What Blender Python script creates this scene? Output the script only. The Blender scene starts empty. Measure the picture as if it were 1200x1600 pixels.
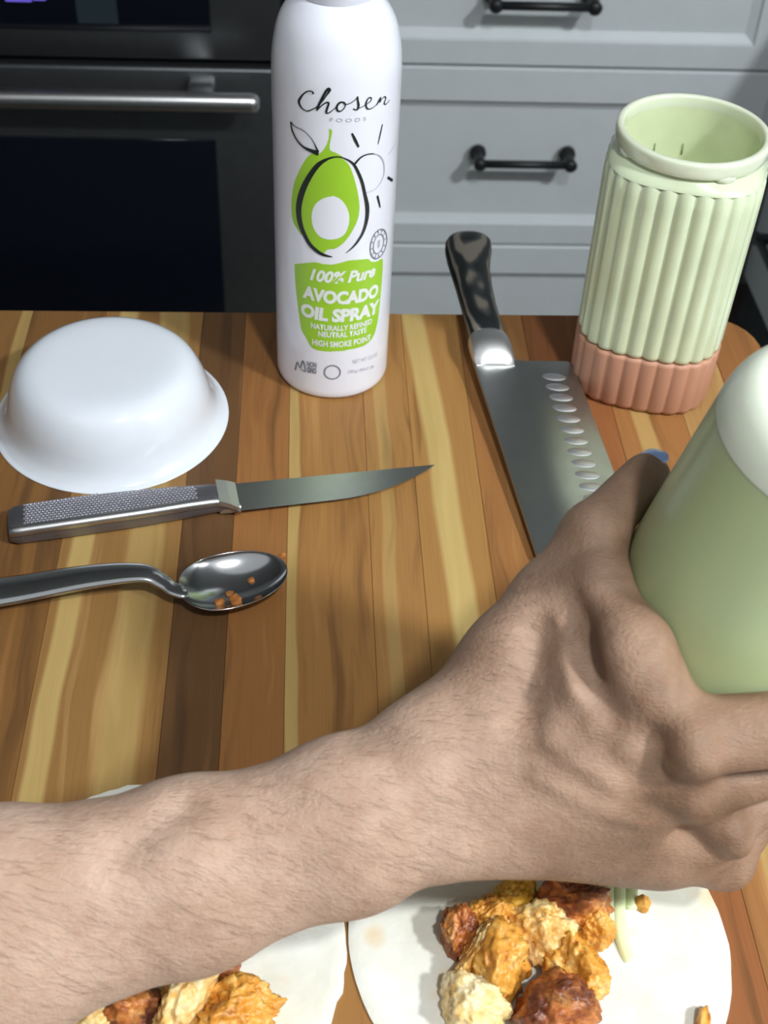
import bpy, bmesh, math, random
import numpy as np
from mathutils import Vector, Matrix, noise

# ------------------------------------------------------------------ camera, light, exposure
scene = bpy.context.scene
COL = scene.collection
cam_data = bpy.data.cameras.new('camera')
cam_data.sensor_fit = 'VERTICAL'
cam_data.sensor_height = 36.0
cam_data.sensor_width = 27.0
cam_data.lens = 45.0
cam_data.clip_start = 0.02
cam_data.dof.use_dof = True
cam_data.dof.focus_distance = 0.56
cam_data.dof.aperture_fstop = 18.0
cam = bpy.data.objects.new('camera', cam_data)
COL.objects.link(cam)
cam.matrix_world = Matrix(((0.998325054, 0.000431451715, -0.0578524004, 0.0),
                           (-0.0419676502, 0.693702739, -0.719037709, 0.0),
                           (0.0398221386, 0.720261289, 0.692558931, 0.46),
                           (0, 0, 0, 1)))
scene.camera = cam

world = bpy.data.worlds.new('world')
scene.world = world
world.use_nodes = True
world.node_tree.nodes['Background'].inputs[0].default_value = (0.9, 0.95, 1.0, 1)
world.node_tree.nodes['Background'].inputs[1].default_value = 0.05


def ceiling_lamp_or_fill(x, y, power, size=0.14, color=(0.94, 0.975, 1.0)):
    d = bpy.data.lights.new('ceiling_lamp_or_fill', 'AREA')
    d.shape = 'DISK'
    d.size = size
    d.energy = power
    d.color = color
    o = bpy.data.objects.new('ceiling_lamp_or_fill', d)
    o.location = (x, y, 1.46)
    COL.objects.link(o)


ceiling_lamp_or_fill(1.25, -0.40, 44, 0.20)
ceiling_lamp_or_fill(0.32, -0.36, 15, 0.11)
ceiling_lamp_or_fill(-0.20, -0.70, 6, 2.2)  # added soft fill standing in for ceiling bounce, not a lamp of the room

vs = scene.view_settings
vs.view_transform = 'Standard'
vs.look = 'None'
vs.exposure = 0.0
vs.gamma = 1.0
vs.use_curve_mapping = False
random.seed(7)

# ------------------------------------------------------------------ helpers


def lin(r, g, b):
    def f(c):
        c /= 255.0
        return c / 12.92 if c <= 0.04045 else ((c + 0.055) / 1.055) ** 2.4
    return (f(r), f(g), f(b), 1.0)


def new_mat(name):
    m = bpy.data.materials.new(name)
    m.use_nodes = True
    nt = m.node_tree
    return m, nt, nt.nodes['Principled BSDF']


def node(nt, typ, **kw):
    n = nt.nodes.new(typ)
    for k, v in kw.items():
        setattr(n, k, v)
    return n


def ramp(nt, fac, stops):
    r = node(nt, 'ShaderNodeValToRGB')
    els = r.color_ramp.elements
    while len(els) < len(stops):
        els.new(0.5)
    for e, (p, c) in zip(els, stops):
        e.position = p
        e.color = c
    nt.links.new(fac, r.inputs[0])
    return r.outputs[0]


def mixc(nt, fac, a, b, blend='MIX'):
    m = node(nt, 'ShaderNodeMix', data_type='RGBA', blend_type=blend)
    for sock, v in ((m.inputs[0], fac), (m.inputs[6], a), (m.inputs[7], b)):
        if hasattr(v, 'is_linked'):
            nt.links.new(v, sock)
        else:
            sock.default_value = v
    return m.outputs[2]


def math_n(nt, op, a, b=None, clamp=False):
    m = node(nt, 'ShaderNodeMath', operation=op, use_clamp=clamp)
    for s, v in zip(m.inputs, (a, b)):
        if v is None:
            continue
        if hasattr(v, 'is_linked'):
            nt.links.new(v, s)
        else:
            s.default_value = v
    return m.outputs[0]


def coords(nt, scale=(1, 1, 1), loc=(0, 0, 0), rot=(0, 0, 0)):
    tc = node(nt, 'ShaderNodeTexCoord')
    mp = node(nt, 'ShaderNodeMapping')
    mp.inputs['Scale'].default_value = scale
    mp.inputs['Location'].default_value = loc
    mp.inputs['Rotation'].default_value = rot
    nt.links.new(tc.outputs['Object'], mp.inputs[0])
    return mp.outputs[0]


def noise_n(nt, vec, scale, detail=3, rough=0.5, dist=0.0):
    n = node(nt, 'ShaderNodeTexNoise')
    n.inputs['Scale'].default_value = scale
    n.inputs['Detail'].default_value = detail
    n.inputs['Roughness'].default_value = rough
    n.inputs['Distortion'].default_value = dist
    nt.links.new(vec, n.inputs['Vector'])
    return n.outputs['Fac']


def bump(nt, bsdf, height, strength, dist):
    b = node(nt, 'ShaderNodeBump')
    b.inputs['Strength'].default_value = strength
    b.inputs['Distance'].default_value = dist
    nt.links.new(height, b.inputs['Height'])
    nt.links.new(b.outputs[0], bsdf.inputs['Normal'])


def simple(name, col, rough=0.5, metal=0.0, var=0.06, vscale=30, coat=0.0, spec=0.5, sss=0.0, sss_r=(0.01, 0.01, 0.01),
           emit=None, estr=0.0):
    m, nt, b = new_mat(name)
    n = noise_n(nt, coords(nt), vscale, 3)
    dark = tuple(c * (1 - var) for c in col[:3]) + (1,)
    light = tuple(min(1, c * (1 + var)) for c in col[:3]) + (1,)
    nt.links.new(ramp(nt, n, [(0.3, dark), (0.7, light)]), b.inputs['Base Color'])
    b.inputs['Roughness'].default_value = rough
    b.inputs['Metallic'].default_value = metal
    b.inputs['Coat Weight'].default_value = coat
    b.inputs['Coat Roughness'].default_value = 0.08
    b.inputs['Specular IOR Level'].default_value = spec
    if sss:
        b.inputs['Subsurface Weight'].default_value = sss
        b.inputs['Subsurface Radius'].default_value = sss_r
        b.inputs['Subsurface Scale'].default_value = 1.0
    if emit:
        b.inputs['Emission Color'].default_value = emit
        b.inputs['Emission Strength'].default_value = estr
    return m


def link(name, mesh, mat=None, parent=None, smooth=True):
    o = bpy.data.objects.new(name, mesh)
    COL.objects.link(o)
    if mat is not None and not mesh.materials:
        mesh.materials.append(mat)
    if parent is not None:
        o.parent = parent
        o.matrix_parent_inverse = Matrix.Translation(parent.location).inverted() if False else Matrix()
        o.location = Vector((0, 0, 0)) - base_of(parent)
    if smooth:
        mesh.polygons.foreach_set('use_smooth', [True] * len(mesh.polygons))
        if hasattr(mesh, 'update'):
            mesh.update()
    return o


def base_of(o):
    """World position of a thing or part (no rotations are used on parents)."""
    v = Vector(o.location)
    while o.parent is not None:
        o = o.parent
        v += Vector(o.location)
    return v


def from_bm(name, bm, mat=None, parent=None, smooth=True, sharp=None):
    """Meshes are written in world coordinates; children cancel their parent's offset."""
    if sharp is not None:
        for e in bm.edges:
            if len(e.link_faces) == 2 and e.calc_face_angle(0) > sharp:
                e.smooth = False
    me = bpy.data.meshes.new(name)
    bm.to_mesh(me)
    bm.free()
    return link(name, me, mat, parent, smooth)


def from_data(name, verts, faces, mat=None, parent=None, smooth=True):
    me = bpy.data.meshes.new(name)
    me.from_pydata([tuple(v) for v in verts], [], faces)
    me.update()
    return link(name, me, mat, parent, smooth)


def thing(name, label, cat, loc=(0, 0, 0), group=None):
    o = bpy.data.objects.new(name, None)
    o.empty_display_size = 0.02
    o.location = loc
    COL.objects.link(o)
    o['label'] = label
    o['category'] = cat
    if group:
        o['group'] = group
    return o


def tag(o, label, cat, group=None):
    o['label'] = label
    o['category'] = cat
    if group:
        o['group'] = group
    return o


def structure(o):
    o['kind'] = 'structure'
    return o


def bm_box(bm, x0, x1, y0, y1, z0, z1, bev=0.0, seg=2):
    vs_ = [bm.verts.new(p) for p in ((x0, y0, z0), (x1, y0, z0), (x1, y1, z0), (x0, y1, z0),
                                    (x0, y0, z1), (x1, y0, z1), (x1, y1, z1), (x0, y1, z1))]
    fs = [bm.faces.new([vs_[i] for i in f]) for f in ((3, 2, 1, 0), (4, 5, 6, 7), (0, 1, 5, 4), (1, 2, 6, 5),
                                                    (2, 3, 7, 6), (3, 0, 4, 7))]
    if bev > 0:
        es = set(e for f in fs for e in f.edges)
        bmesh.ops.bevel(bm, geom=list(es), offset=bev, segments=seg, profile=0.5, affect='EDGES')
    return bm


def box(name, dims, mat, parent=None, bev=0.0, seg=2):
    bm = bmesh.new()
    bm_box(bm, *dims, bev=bev, seg=seg)
    return from_bm(name, bm, mat, parent, smooth=bev > 0, sharp=math.radians(50))


def lathe_data(prof, cx, cy, n=64, shape=None, close=False):
    """prof: list of (r, z). shape(angle, r, z) -> r lets the section deviate from a circle."""
    verts, faces = [], []
    for (r, z) in prof:
        for i in range(n):
            a = 2 * math.pi * i / n
            rr = shape(a, r, z) if shape else r
            verts.append((cx + rr * math.cos(a), cy + rr * math.sin(a), z))
    for k in range(len(prof) - 1):
        for i in range(n):
            j = (i + 1) % n
            faces.append((k * n + i, k * n + j, (k + 1) * n + j, (k + 1) * n + i))
    if close:
        faces.append(tuple(range(n - 1, -1, -1)))
        L = (len(prof) - 1) * n
        faces.append(tuple(range(L, L + n)))
    return verts, faces


def smooth_prof(pts, n=6):
    """Catmull-Rom through 2-D points."""
    out = []
    P = [pts[0]] + list(pts) + [pts[-1]]
    for i in range(1, len(P) - 2):
        p0, p1, p2, p3 = [np.array(q, float) for q in P[i - 1:i + 3]]
        for k in range(n):
            t = k / n
            out.append(tuple(0.5 * ((2 * p1) + (-p0 + p2) * t + (2 * p0 - 5 * p1 + 4 * p2 - p3) * t * t
                                    + (-p0 + 3 * p1 - 3 * p2 + p3) * t ** 3)))
    out.append(tuple(float(v) for v in pts[-1]))
    return out


def tube(bm, path, radii, n=12, flat=1.0):
    """Tube along a 3-D path; flat squeezes its section vertically."""
    rings = []
    path = [Vector(p) for p in path]
    for i, p in enumerate(path):
        t = (path[min(i + 1, len(path) - 1)] - path[max(i - 1, 0)]).normalized()
        up = Vector((0, 0, 1)) if abs(t.z) < 0.9 else Vector((0, 1, 0))
        s = t.cross(up).normalized()
        u = s.cross(t).normalized()
        r = radii[i] if hasattr(radii, '__len__') else radii
        rings.append([bm.verts.new(p + s * (r * math.cos(a)) + u * (r * flat * math.sin(a)))
                      for a in [2 * math.pi * k / n for k in range(n)]])
    for a, b in zip(rings, rings[1:]):
        for k in range(n):
            bm.faces.new((a[k], a[(k + 1) % n], b[(k + 1) % n], b[k]))
    bm.faces.new(rings[0][::-1])
    bm.faces.new(rings[-1])


def flat_plate(bm, outline, z0f, z1f):
    """Closed plate from a 2-D outline; z0f/z1f give lower and upper height at (x, y)."""
    n = len(outline)
    lo = [bm.verts.new((x, y, z0f(x, y))) for x, y in outline]
    hi = [bm.verts.new((x, y, z1f(x, y))) for x, y in outline]
    bm.faces.new(lo[::-1])
    bm.faces.new(hi)
    for i in range(n):
        j = (i + 1) % n
        bm.faces.new((lo[i], lo[j], hi[j], hi[i]))


# ------------------------------------------------------------------ materials
M = {}
M['paint'] = simple('grey_cabinet_paint', lin(205, 212, 214), 0.45, var=0.02)
M['wall'] = simple('wall_paint', lin(176, 178, 178), 0.8, var=0.02)
M['floor'] = simple('floor_boards', lin(120, 105, 92), 0.5, var=0.12, vscale=8)
M['stone'] = simple('pale_stone', lin(200, 202, 204), 0.3, var=0.06, vscale=40)
M['black_metal'] = simple('black_pull_metal', lin(22, 26, 28), 0.45, var=0.1)
M['dark_steel'] = simple('dark_steel', lin(92, 95, 97), 0.36, 0.85, var=0.05, vscale=60)
M['black_glass'] = simple('black_glass', lin(12, 17, 26), 0.12, var=0.05, spec=0.35)
M['plinth_recess'] = simple('dark_plinth_and_recess_shade', lin(40, 46, 48), 0.8, var=0.1)  # dark plinth colour, also the painted shade of the return cabinet's recess
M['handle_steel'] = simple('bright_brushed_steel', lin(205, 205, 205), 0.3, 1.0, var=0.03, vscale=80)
M['lit'] = simple('violet_display_light', lin(70, 60, 150), 0.4, emit=lin(120, 105, 230), estr=0.9)
M['pad'] = simple('display_pad', lin(44, 56, 64), 0.3, var=0.05)
M['white_can'] = simple('white_can_lacquer', lin(238, 241, 252), 0.24, var=0.01, coat=0.6)
M['black_ink'] = simple('black_ink', lin(20, 34, 34), 0.4, var=0.1)
M['grey_ink'] = simple('grey_ink', lin(120, 125, 135), 0.4, var=0.1)
M['pale_ink'] = simple('pale_grey_ink', lin(186, 189, 199), 0.4, var=0.05)
M['green_ink'] = simple('lime_ink', lin(158, 208, 52), 0.4, var=0.05)
M['white_ink'] = simple('white_ink', lin(232, 238, 236), 0.4, var=0.02)
M['white_glass'] = simple('white_opal_glass', lin(222, 228, 236), 0.10, var=0.01, coat=0.6)
M['steel'] = simple('polished_steel', lin(186, 188, 190), 0.16, 1.0, var=0.02, vscale=60)
M['blade'] = simple('brushed_blade_steel', lin(190, 194, 192), 0.32, 1.0, var=0.03, vscale=90)
M['bolster'] = simple('satin_bolster_steel', lin(225, 225, 225), 0.42, 1.0, var=0.02, vscale=80)
M['hollow'] = simple('hollow_ground_steel', lin(226, 227, 232), 0.42, 1.0, var=0.03, vscale=90)
M['stud'] = simple('stud_steel', lin(196, 196, 204), 0.36, 0.9, var=0.04, vscale=90)
M['grip_steel'] = simple('satin_grip_steel', lin(140, 138, 144), 0.4, 0.9, var=0.08, vscale=90)
M['jar'] = simple('sauce_coated_ribbed_plastic', lin(216, 228, 194), 0.22, var=0.06, vscale=35, coat=0.4, sss=0.2,
                  sss_r=(0.006, 0.006, 0.003))
M['jar_rim'] = simple('clear_rim_plastic', lin(222, 230, 205), 0.12, var=0.05, coat=0.6, sss=0.3, sss_r=(0.006, 0.006, 0.004))
M['sauce'] = simple('green_sauce', lin(214, 224, 184), 0.3, var=0.10, vscale=30, coat=0.2)
M['terracotta'] = simple('terracotta_plastic', lin(190, 140, 114), 0.5, var=0.03)
M['cup_base_lit'] = simple('painted_lit_milky_base', lin(238, 245, 226), 0.35, var=0.01, coat=0.2, sss=0.4, sss_r=(0.008, 0.009, 0.006))  # paler than the body: strong light on the upturned base put into its colour
M['cup'] = simple('milky_green_plastic', lin(196, 213, 162), 0.34, var=0.02, vscale=12, coat=0.1, sss=0.5, sss_r=(0.012, 0.014, 0.008))
M['drizzle'] = simple('pale_green_sauce', lin(222, 234, 186), 0.25, var=0.05, coat=0.4, sss=0.3, sss_r=(0.003, 0.003, 0.002))
M['nail'] = simple('fingernail_blue_reflection', lin(160, 192, 248), 0.2, var=0.03, coat=0.5)  # blue reflection on the nail put into its colour
M['hair'] = simple('arm_hair', lin(84, 60, 46), 0.6, var=0.1)
M['mark'] = simple('green_grey_mark', lin(140, 156, 112), 0.4, var=0.05)
M['crumb'] = simple('orange_crumb', lin(186, 116, 50), 0.5, var=0.3, vscale=300)


def wood_mat(i, dark, mid, light, streak=None):
    """Edge-glued hardwood stave: long wavering figure along y, fine pores, optional sapwood streak (x0, width, slope)."""
    m, nt, b = new_mat('acacia_stave')
    base = coords(nt, (1, 1, 1), (i * 3.7, i * 1.9, 0))
    sep0 = node(nt, 'ShaderNodeSeparateXYZ')
    nt.links.new(coords(nt), sep0.inputs[0])
    wob = noise_n(nt, coords(nt, (9, 5.0, 1), (i * 2.1, i, 0)), 1.6, 2)
    wv = node(nt, 'ShaderNodeCombineXYZ')
    xw = math_n(nt, 'ADD', sep0.outputs[0], math_n(nt, 'MULTIPLY', math_n(nt, 'SUBTRACT', wob, 0.5), 0.022))
    nt.links.new(xw, wv.inputs[0])
    nt.links.new(math_n(nt, 'MULTIPLY', sep0.outputs[1], 0.045), wv.inputs[1])
    wv.inputs[2].default_value = i * 0.37
    fig = noise_n(nt, wv.outputs[0], 95, 4, 0.55, 0.3)
    fine = noise_n(nt, coords(nt, (900, 14, 1), (i, 0, 0)), 1.0, 3, 0.6)
    blotch = noise_n(nt, coords(nt, (14, 3.5, 1), (i * 5.0, 0, 0)), 1.5, 2)
    f = math_n(nt, 'ADD', math_n(nt, 'MULTIPLY', fig, 0.72), math_n(nt, 'MULTIPLY', blotch, 0.28))
    col = ramp(nt, f, [(0.33, dark), (0.46, mid), (0.57, mid), (0.70, light)])
    col = mixc(nt, math_n(nt, 'MULTIPLY', math_n(nt, 'SUBTRACT', fine, 0.45, True), 0.55, True), col,
               tuple(c * 0.55 for c in dark[:3]) + (1,))
    if streak:
        for (x0, w, slope, amt) in streak:
            line = math_n(nt, 'SUBTRACT', math_n(nt, 'ADD', math_n(nt, 'ADD', math_n(nt, 'MULTIPLY', xw, 0.35), math_n(nt, 'MULTIPLY', sep0.outputs[0], 0.65)), math_n(nt, 'MULTIPLY', sep0.outputs[1], slope)), x0)
            g = math_n(nt, 'SUBTRACT', 1.0, math_n(nt, 'DIVIDE', math_n(nt, 'ABSOLUTE', line), w), True)
            g = math_n(nt, 'MULTIPLY', g, 3.0, True)
            col = mixc(nt, math_n(nt, 'MULTIPLY', g, 0.85 * amt), col, mixc(nt, fig, lin(176, 148, 86), lin(206, 182, 120)))
    nt.links.new(col, b.inputs['Base Color'])
    b.inputs['Roughness'].default_value = 0.5
    b.inputs['Specular IOR Level'].default_value = 0.35
    bump(nt, b, fine, 0.08, 0.0006)
    return m


def chicken_mat(name, ramp_stops, seed, char=0.0):
    m, nt, b = new_mat(name)
    v = coords(nt, (1, 1, 1), (seed * 1.7, seed * 0.9, seed * 2.3))
    n1 = noise_n(nt, v, 95, 5, 0.62, 0.6)
    n2 = noise_n(nt, v, 420, 3, 0.6)
    f = math_n(nt, 'ADD', math_n(nt, 'MULTIPLY', n1, 0.8), math_n(nt, 'MULTIPLY', n2, 0.2))
    col = ramp(nt, f, ramp_stops)
    if char:
        n3 = noise_n(nt, coords(nt, (1, 1, 1), (seed * 3.1, 0, seed)), 60, 4, 0.65)
        col = mixc(nt, math_n(nt, 'MULTIPLY', math_n(nt, 'SUBTRACT', n3, 0.62 - char * 0.2, True), 6.0, True), col,
                   lin(86, 44, 30))
    nt.links.new(col, b.inputs['Base Color'])
    b.inputs['Roughness'].default_value = 0.42
    b.inputs['Specular IOR Level'].default_value = 0.5
    b.inputs['Subsurface Weight'].default_value = 0.12
    b.inputs['Subsurface Radius'].default_value = (0.004, 0.002, 0.001)
    b.inputs['Subsurface Scale'].default_value = 1.0
    bump(nt, b, f, 0.85, 0.0014)
    return m


GOLD = [(0.28, lin(150, 82, 26)), (0.42, lin(206, 138, 48)), (0.55, lin(222, 164, 72)), (0.70, lin(240, 208, 140))]
BROWN = [(0.32, lin(88, 42, 22)), (0.44, lin(146, 76, 36)), (0.55, lin(186, 114, 54)), (0.68, lin(220, 166, 96))]
PALE = [(0.28, lin(206, 150, 62)), (0.42, lin(234, 200, 128)), (0.56, lin(244, 226, 176)), (0.70, lin(250, 240, 212))]


def tortilla_mat():
    m, nt, b = new_mat('flour_tortilla')
    v = coords(nt)
    a = noise_n(nt, v, 26, 4, 0.55)
    c = noise_n(nt, v, 120, 4, 0.6)
    spots = noise_n(nt, coords(nt, (1, 1, 1), (3, 7, 1)), 48, 2, 0.4)
    col = ramp(nt, a, [(0.35, lin(222, 220, 204)), (0.65, lin(234, 234, 225))])
    col = mixc(nt, math_n(nt, 'MULTIPLY', math_n(nt, 'SUBTRACT', spots, 0.63, True), 5.0, True), col, lin(226, 198, 152))
    nt.links.new(col, b.inputs['Base Color'])
    b.inputs['Roughness'].default_value = 0.75
    b.inputs['Subsurface Weight'].default_value = 0.15
    b.inputs['Subsurface Radius'].default_value = (0.004, 0.003, 0.002)
    b.inputs['Subsurface Scale'].default_value = 1.0
    bump(nt, b, math_n(nt, 'ADD', math_n(nt, 'MULTIPLY', a, 1.5), c), 0.35, 0.0016)
    return m


def skin_mat():
    m, nt, b = new_mat('tan_and_shaded_skin')
    v = coords(nt)
    a = noise_n(nt, v, 34, 4, 0.55, 0.4)
    c = noise_n(nt, v, 260, 3, 0.6)
    w = noise_n(nt, coords(nt, (520, 1500, 900), (0, 0, 0), (0.2, 0.1, 0.5)), 1.0, 3, 0.6)
    sep = node(nt, 'ShaderNodeSeparateXYZ')
    nt.links.new(v, sep.inputs[0])
    tan_and_shade = math_n(nt, 'MULTIPLY', math_n(nt, 'SUBTRACT', sep.outputs[0], 0.0), 9.0, True)  # darker towards the hand: tan plus shade put into the skin colour
    col = mixc(nt, tan_and_shade, ramp(nt, a, [(0.3, lin(178, 146, 124)), (0.7, lin(206, 177, 157))]),
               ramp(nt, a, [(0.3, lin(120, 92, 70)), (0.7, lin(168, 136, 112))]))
    col = mixc(nt, math_n(nt, 'MULTIPLY', math_n(nt, 'SUBTRACT', c, 0.5, True), 0.8, True), col, lin(150, 92, 74))
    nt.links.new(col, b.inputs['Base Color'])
    b.inputs['Roughness'].default_value = 0.52
    b.inputs['Specular IOR Level'].default_value = 0.42
    b.inputs['Subsurface Weight'].default_value = 0.12
    b.inputs['Subsurface Radius'].default_value = (0.004, 0.002, 0.0012)
    b.inputs['Subsurface Scale'].default_value = 1.0
    bump(nt, b, math_n(nt, 'ADD', math_n(nt, 'MULTIPLY', w, 1.0), c), 0.5, 0.0011)
    return m


def grip_wood_mat():
    """Dark layered pakkawood: rings cut at an angle show as nested light and dark arcs."""
    m, nt, b = new_mat('dark_layered_grip')
    wv = node(nt, 'ShaderNodeTexWave', wave_type='BANDS', bands_direction='Z')
    wv.inputs['Scale'].default_value = 70
    wv.inputs['Distortion'].default_value = 5.0
    wv.inputs['Detail'].default_value = 2
    wv.inputs['Detail Scale'].default_value = 1.2
    nt.links.new(coords(nt, (0.45, 0.28, 1.0), (0, 0, 0), (0.12, 0, 0)), wv.inputs['Vector'])
    col = ramp(nt, wv.outputs['Fac'], [(0.25, lin(30, 34, 36)), (0.55, lin(66, 68, 68)), (0.8, lin(132, 126, 114))])
    nt.links.new(col, b.inputs['Base Color'])
    b.inputs['Roughness'].default_value = 0.38
    return m


# ------------------------------------------------------------------ the room
structure(box('floor', (-2.3, 1.6, -2.2, 2.2, -1.0, -0.95), M['floor']))
structure(box('ceiling', (-2.3, 1.6, -2.2, 2.2, 1.5, 1.55), M['wall']))
structure(box('wall_back', (-2.3, 1.6, 2.12, 2.2, -0.95, 1.5), M['wall']))
structure(box('wall_left', (-2.3, -2.22, -2.2, 2.12, -0.95, 1.5), M['wall']))
structure(box('wall_right', (1.52, 1.6, -2.2, 2.12, -0.95, 1.5), M['wall']))
structure(box('wall_front', (-2.22, 1.52, -2.2, -2.12, -0.95, 1.5), M['wall']))


# ---- drawer cabinet opposite the island
def shaker_front(name, x0, x1, z0, z1, y, parent, rail_t, rail_b, stile):
    """Slab with a recessed panel whose edge slopes in; front face at y."""
    bm = bmesh.new()
    def loop(a0, a1, b0, b1, yy):
        return [bm.verts.new(p) for p in ((a0, yy, b0), (a1, yy, b0), (a1, yy, b1), (a0, yy, b1))]
    back = loop(x0, x1, z0, z1, y + 0.02)
    edge = loop(x0, x1, z0, z1, y + 0.002)
    out = loop(x0 + 0.002, x1 - 0.002, z0 + 0.002, z1 - 0.002, y)
    i0 = loop(x0 + stile, x1 - stile, z0 + rail_b, z1 - rail_t, y)
    i1 = loop(x0 + stile + 0.002, x1 - stile - 0.002, z0 + rail_b + 0.002, z1 - rail_t - 0.002, y + 0.004)
    i2 = loop(x0 + stile + 0.012, x1 - stile - 0.012, z0 + rail_b + 0.012, z1 - rail_t - 0.012, y + 0.009)
    for a, b in ((back, edge), (edge, out), (out, i0), (i0, i1), (i1, i2)):
        for k in range(4):
            bm.faces.new((a[k], a[(k + 1) % 4], b[(k + 1) % 4], b[k]))
    bm.faces.new(i2)
    bm.faces.new(back[::-1])
    bmesh.ops.recalc_face_normals(bm, faces=bm.faces)
    return from_bm(name, bm, M['paint'], parent, smooth=False)


def bar_pull(name, x0, x1, z, y, parent):
    """Black bar pull: slim bar between two round posts with knob-like ends."""
    bm = bmesh.new()
    tube(bm, [(x0 + 0.004, y - 0.03, z), (x1 - 0.004, y - 0.03, z)], 0.0052, 12)
    for x in (x0 + 0.010, x1 - 0.010):
        tube(bm, [(x, y + 0.002, z), (x, y - 0.004, z), (x, y - 0.006, z), (x, y - 0.022, z), (x, y - 0.034, z), (x, y - 0.037, z)],
             [0.0105, 0.0105, 0.0068, 0.0068, 0.0085, 0.005], 14)
    return from_bm(name, bm, M['black_metal'], parent, sharp=math.radians(50))


cab = thing('drawer_cabinet', 'pale grey base cabinet of three drawers with black bar pulls, beside the oven', 'cabinet', (0.28, 1.8, -0.95))
box('carcass', (-0.026, 0.600, 1.522, 2.11, -0.85, -0.062), M['paint'], cab)
box('plinth', (-0.026, 0.600, 1.57, 2.11, -0.95, -0.851), M['plinth_recess'], cab)
for z0, z1, rt, zp in ((-0.2265, -0.068, 0.035, -0.140), (-0.479, -0.2295, 0.043, -0.3425), (-0.845, -0.482, 0.043, -0.665)):
    d = shaker_front('drawer', -0.022, 0.578, z0, z1, 1.50, cab, rt, 0.031, 0.036)
    bar_pull('handle', 0.206, 0.342, zp, 1.50, d)
tag(box('worktop', (-0.028, 1.2, 1.47, 2.115, -0.06, -0.03), M['stone'], None, 0.003),
    'pale stone worktop above the grey drawers', 'worktop')

rc = thing('return_cabinet', 'light grey cabinet run turning towards the viewer right of the green jar', 'cabinet', (0.9, 1.2, -0.95))
box('carcass', (0.625, 1.2, 0.75, 1.498, -0.85, -0.062), M['paint'], rc)
box('plinth', (0.68, 1.2, 0.75, 1.498, -0.95, -0.851), M['plinth_recess'], rc)
dd = box('drawer', (0.605, 0.624, 1.06, 1.496, -0.52, -0.068), M['paint'], rc, 0.002)
box('recess_shade_slab', (0.612, 0.626, 0.80, 1.496, -0.846, -0.522), M['plinth_recess'], rc)  # solid dark slab; the shade of an open recess is put into its colour
bm = bmesh.new()
tube(bm, [(0.577, 1.30, -0.41), (0.577, 1.42, -0.41)], 0.0055, 12)
for y in (1.31, 1.41):
    tube(bm, [(0.606, y, -0.41), (0.600, y, -0.41), (0.598, y, -0.41), (0.572, y, -0.41)], [0.0105, 0.0105, 0.007, 0.008], 12)
from_bm('handle', bm, M['black_metal'], dd, sharp=math.radians(50))

# ---- oven
ov = thing('oven', 'black stainless built-in oven with bar handle and dark glass, left of the drawers', 'oven', (-0.41, 1.8, -0.95))
box('body', (-0.785, -0.032, 1.53, 2.11, -0.92, -0.03), M['dark_steel'], ov)
cp = box('control_panel', (-0.785, -0.034, 1.500, 1.529, -0.2275, -0.035), M['dark_steel'], ov, 0.004)
box('display_glass', (-0.70, -0.117, 1.4975, 1.503, -0.192, -0.06), M['black_glass'], cp, 0.001)
bm = bmesh.new()
for (x, z, w, h) in ((-0.362, -0.152, 0.010, 0.003), (-0.348, -0.148, 0.003, 0.012), (-0.340, -0.155, 0.012, 0.003), (-0.326, -0.150, 0.003, 0.012),
                     (-0.320, -0.157, 0.014, 0.003), (-0.352, -0.159, 0.030, 0.002), (-0.318, -0.150, 0.003, 0.010)):
    bm_box(bm, x, x + w, 1.4970, 1.4985, z, z + h)
from_bm('clock_digits', bm, M['lit'], cp, smooth=False)
box('display_pad', (-0.272, -0.225, 1.4968, 1.4985, -0.183, -0.12), M['pad'], cp)
dr = box('door', (-0.785, -0.034, 1.492, 1.528, -0.80, -0.2335), M['dark_steel'], ov, 0.004)
box('window', (-0.70, -0.118, 1.4895, 1.500, -0.74, -0.326), M['black_glass'], dr, 0.001)
bm = bmesh.new()
xs = [-0.76, -0.757, -0.75, -0.07, -0.063, -0.060]
tube(bm, [(x, 1.442, -0.2515) for x in xs], [0.006, 0.0105, 0.0118, 0.0118, 0.0105, 0.006], 20)
from_bm('handle', bm, M['handle_steel'], dr)
for x in (-0.70, -0.13):
    box('handle_bracket', (x - 0.016, x + 0.016, 1.446, 1.4935, -0.258, -0.243), M['handle_steel'], dr, 0.003)
box('lower_drawer', (-0.785, -0.034, 1.496, 1.529, -0.92, -0.806), M['dark_steel'], ov, 0.004)

# ---- island under the board
isl = thing('kitchen_island', 'kitchen island with pale stone top carrying the wooden cutting board', 'island', (0, 0.1, -0.95))
box('body', (-0.75, 0.42, -0.10, 0.60, -0.95, -0.061), M['paint'], isl)
box('countertop', (-0.80, 0.30, -0.14, 0.640, -0.060, -0.0305), M['stone'], isl, 0.003)

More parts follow.
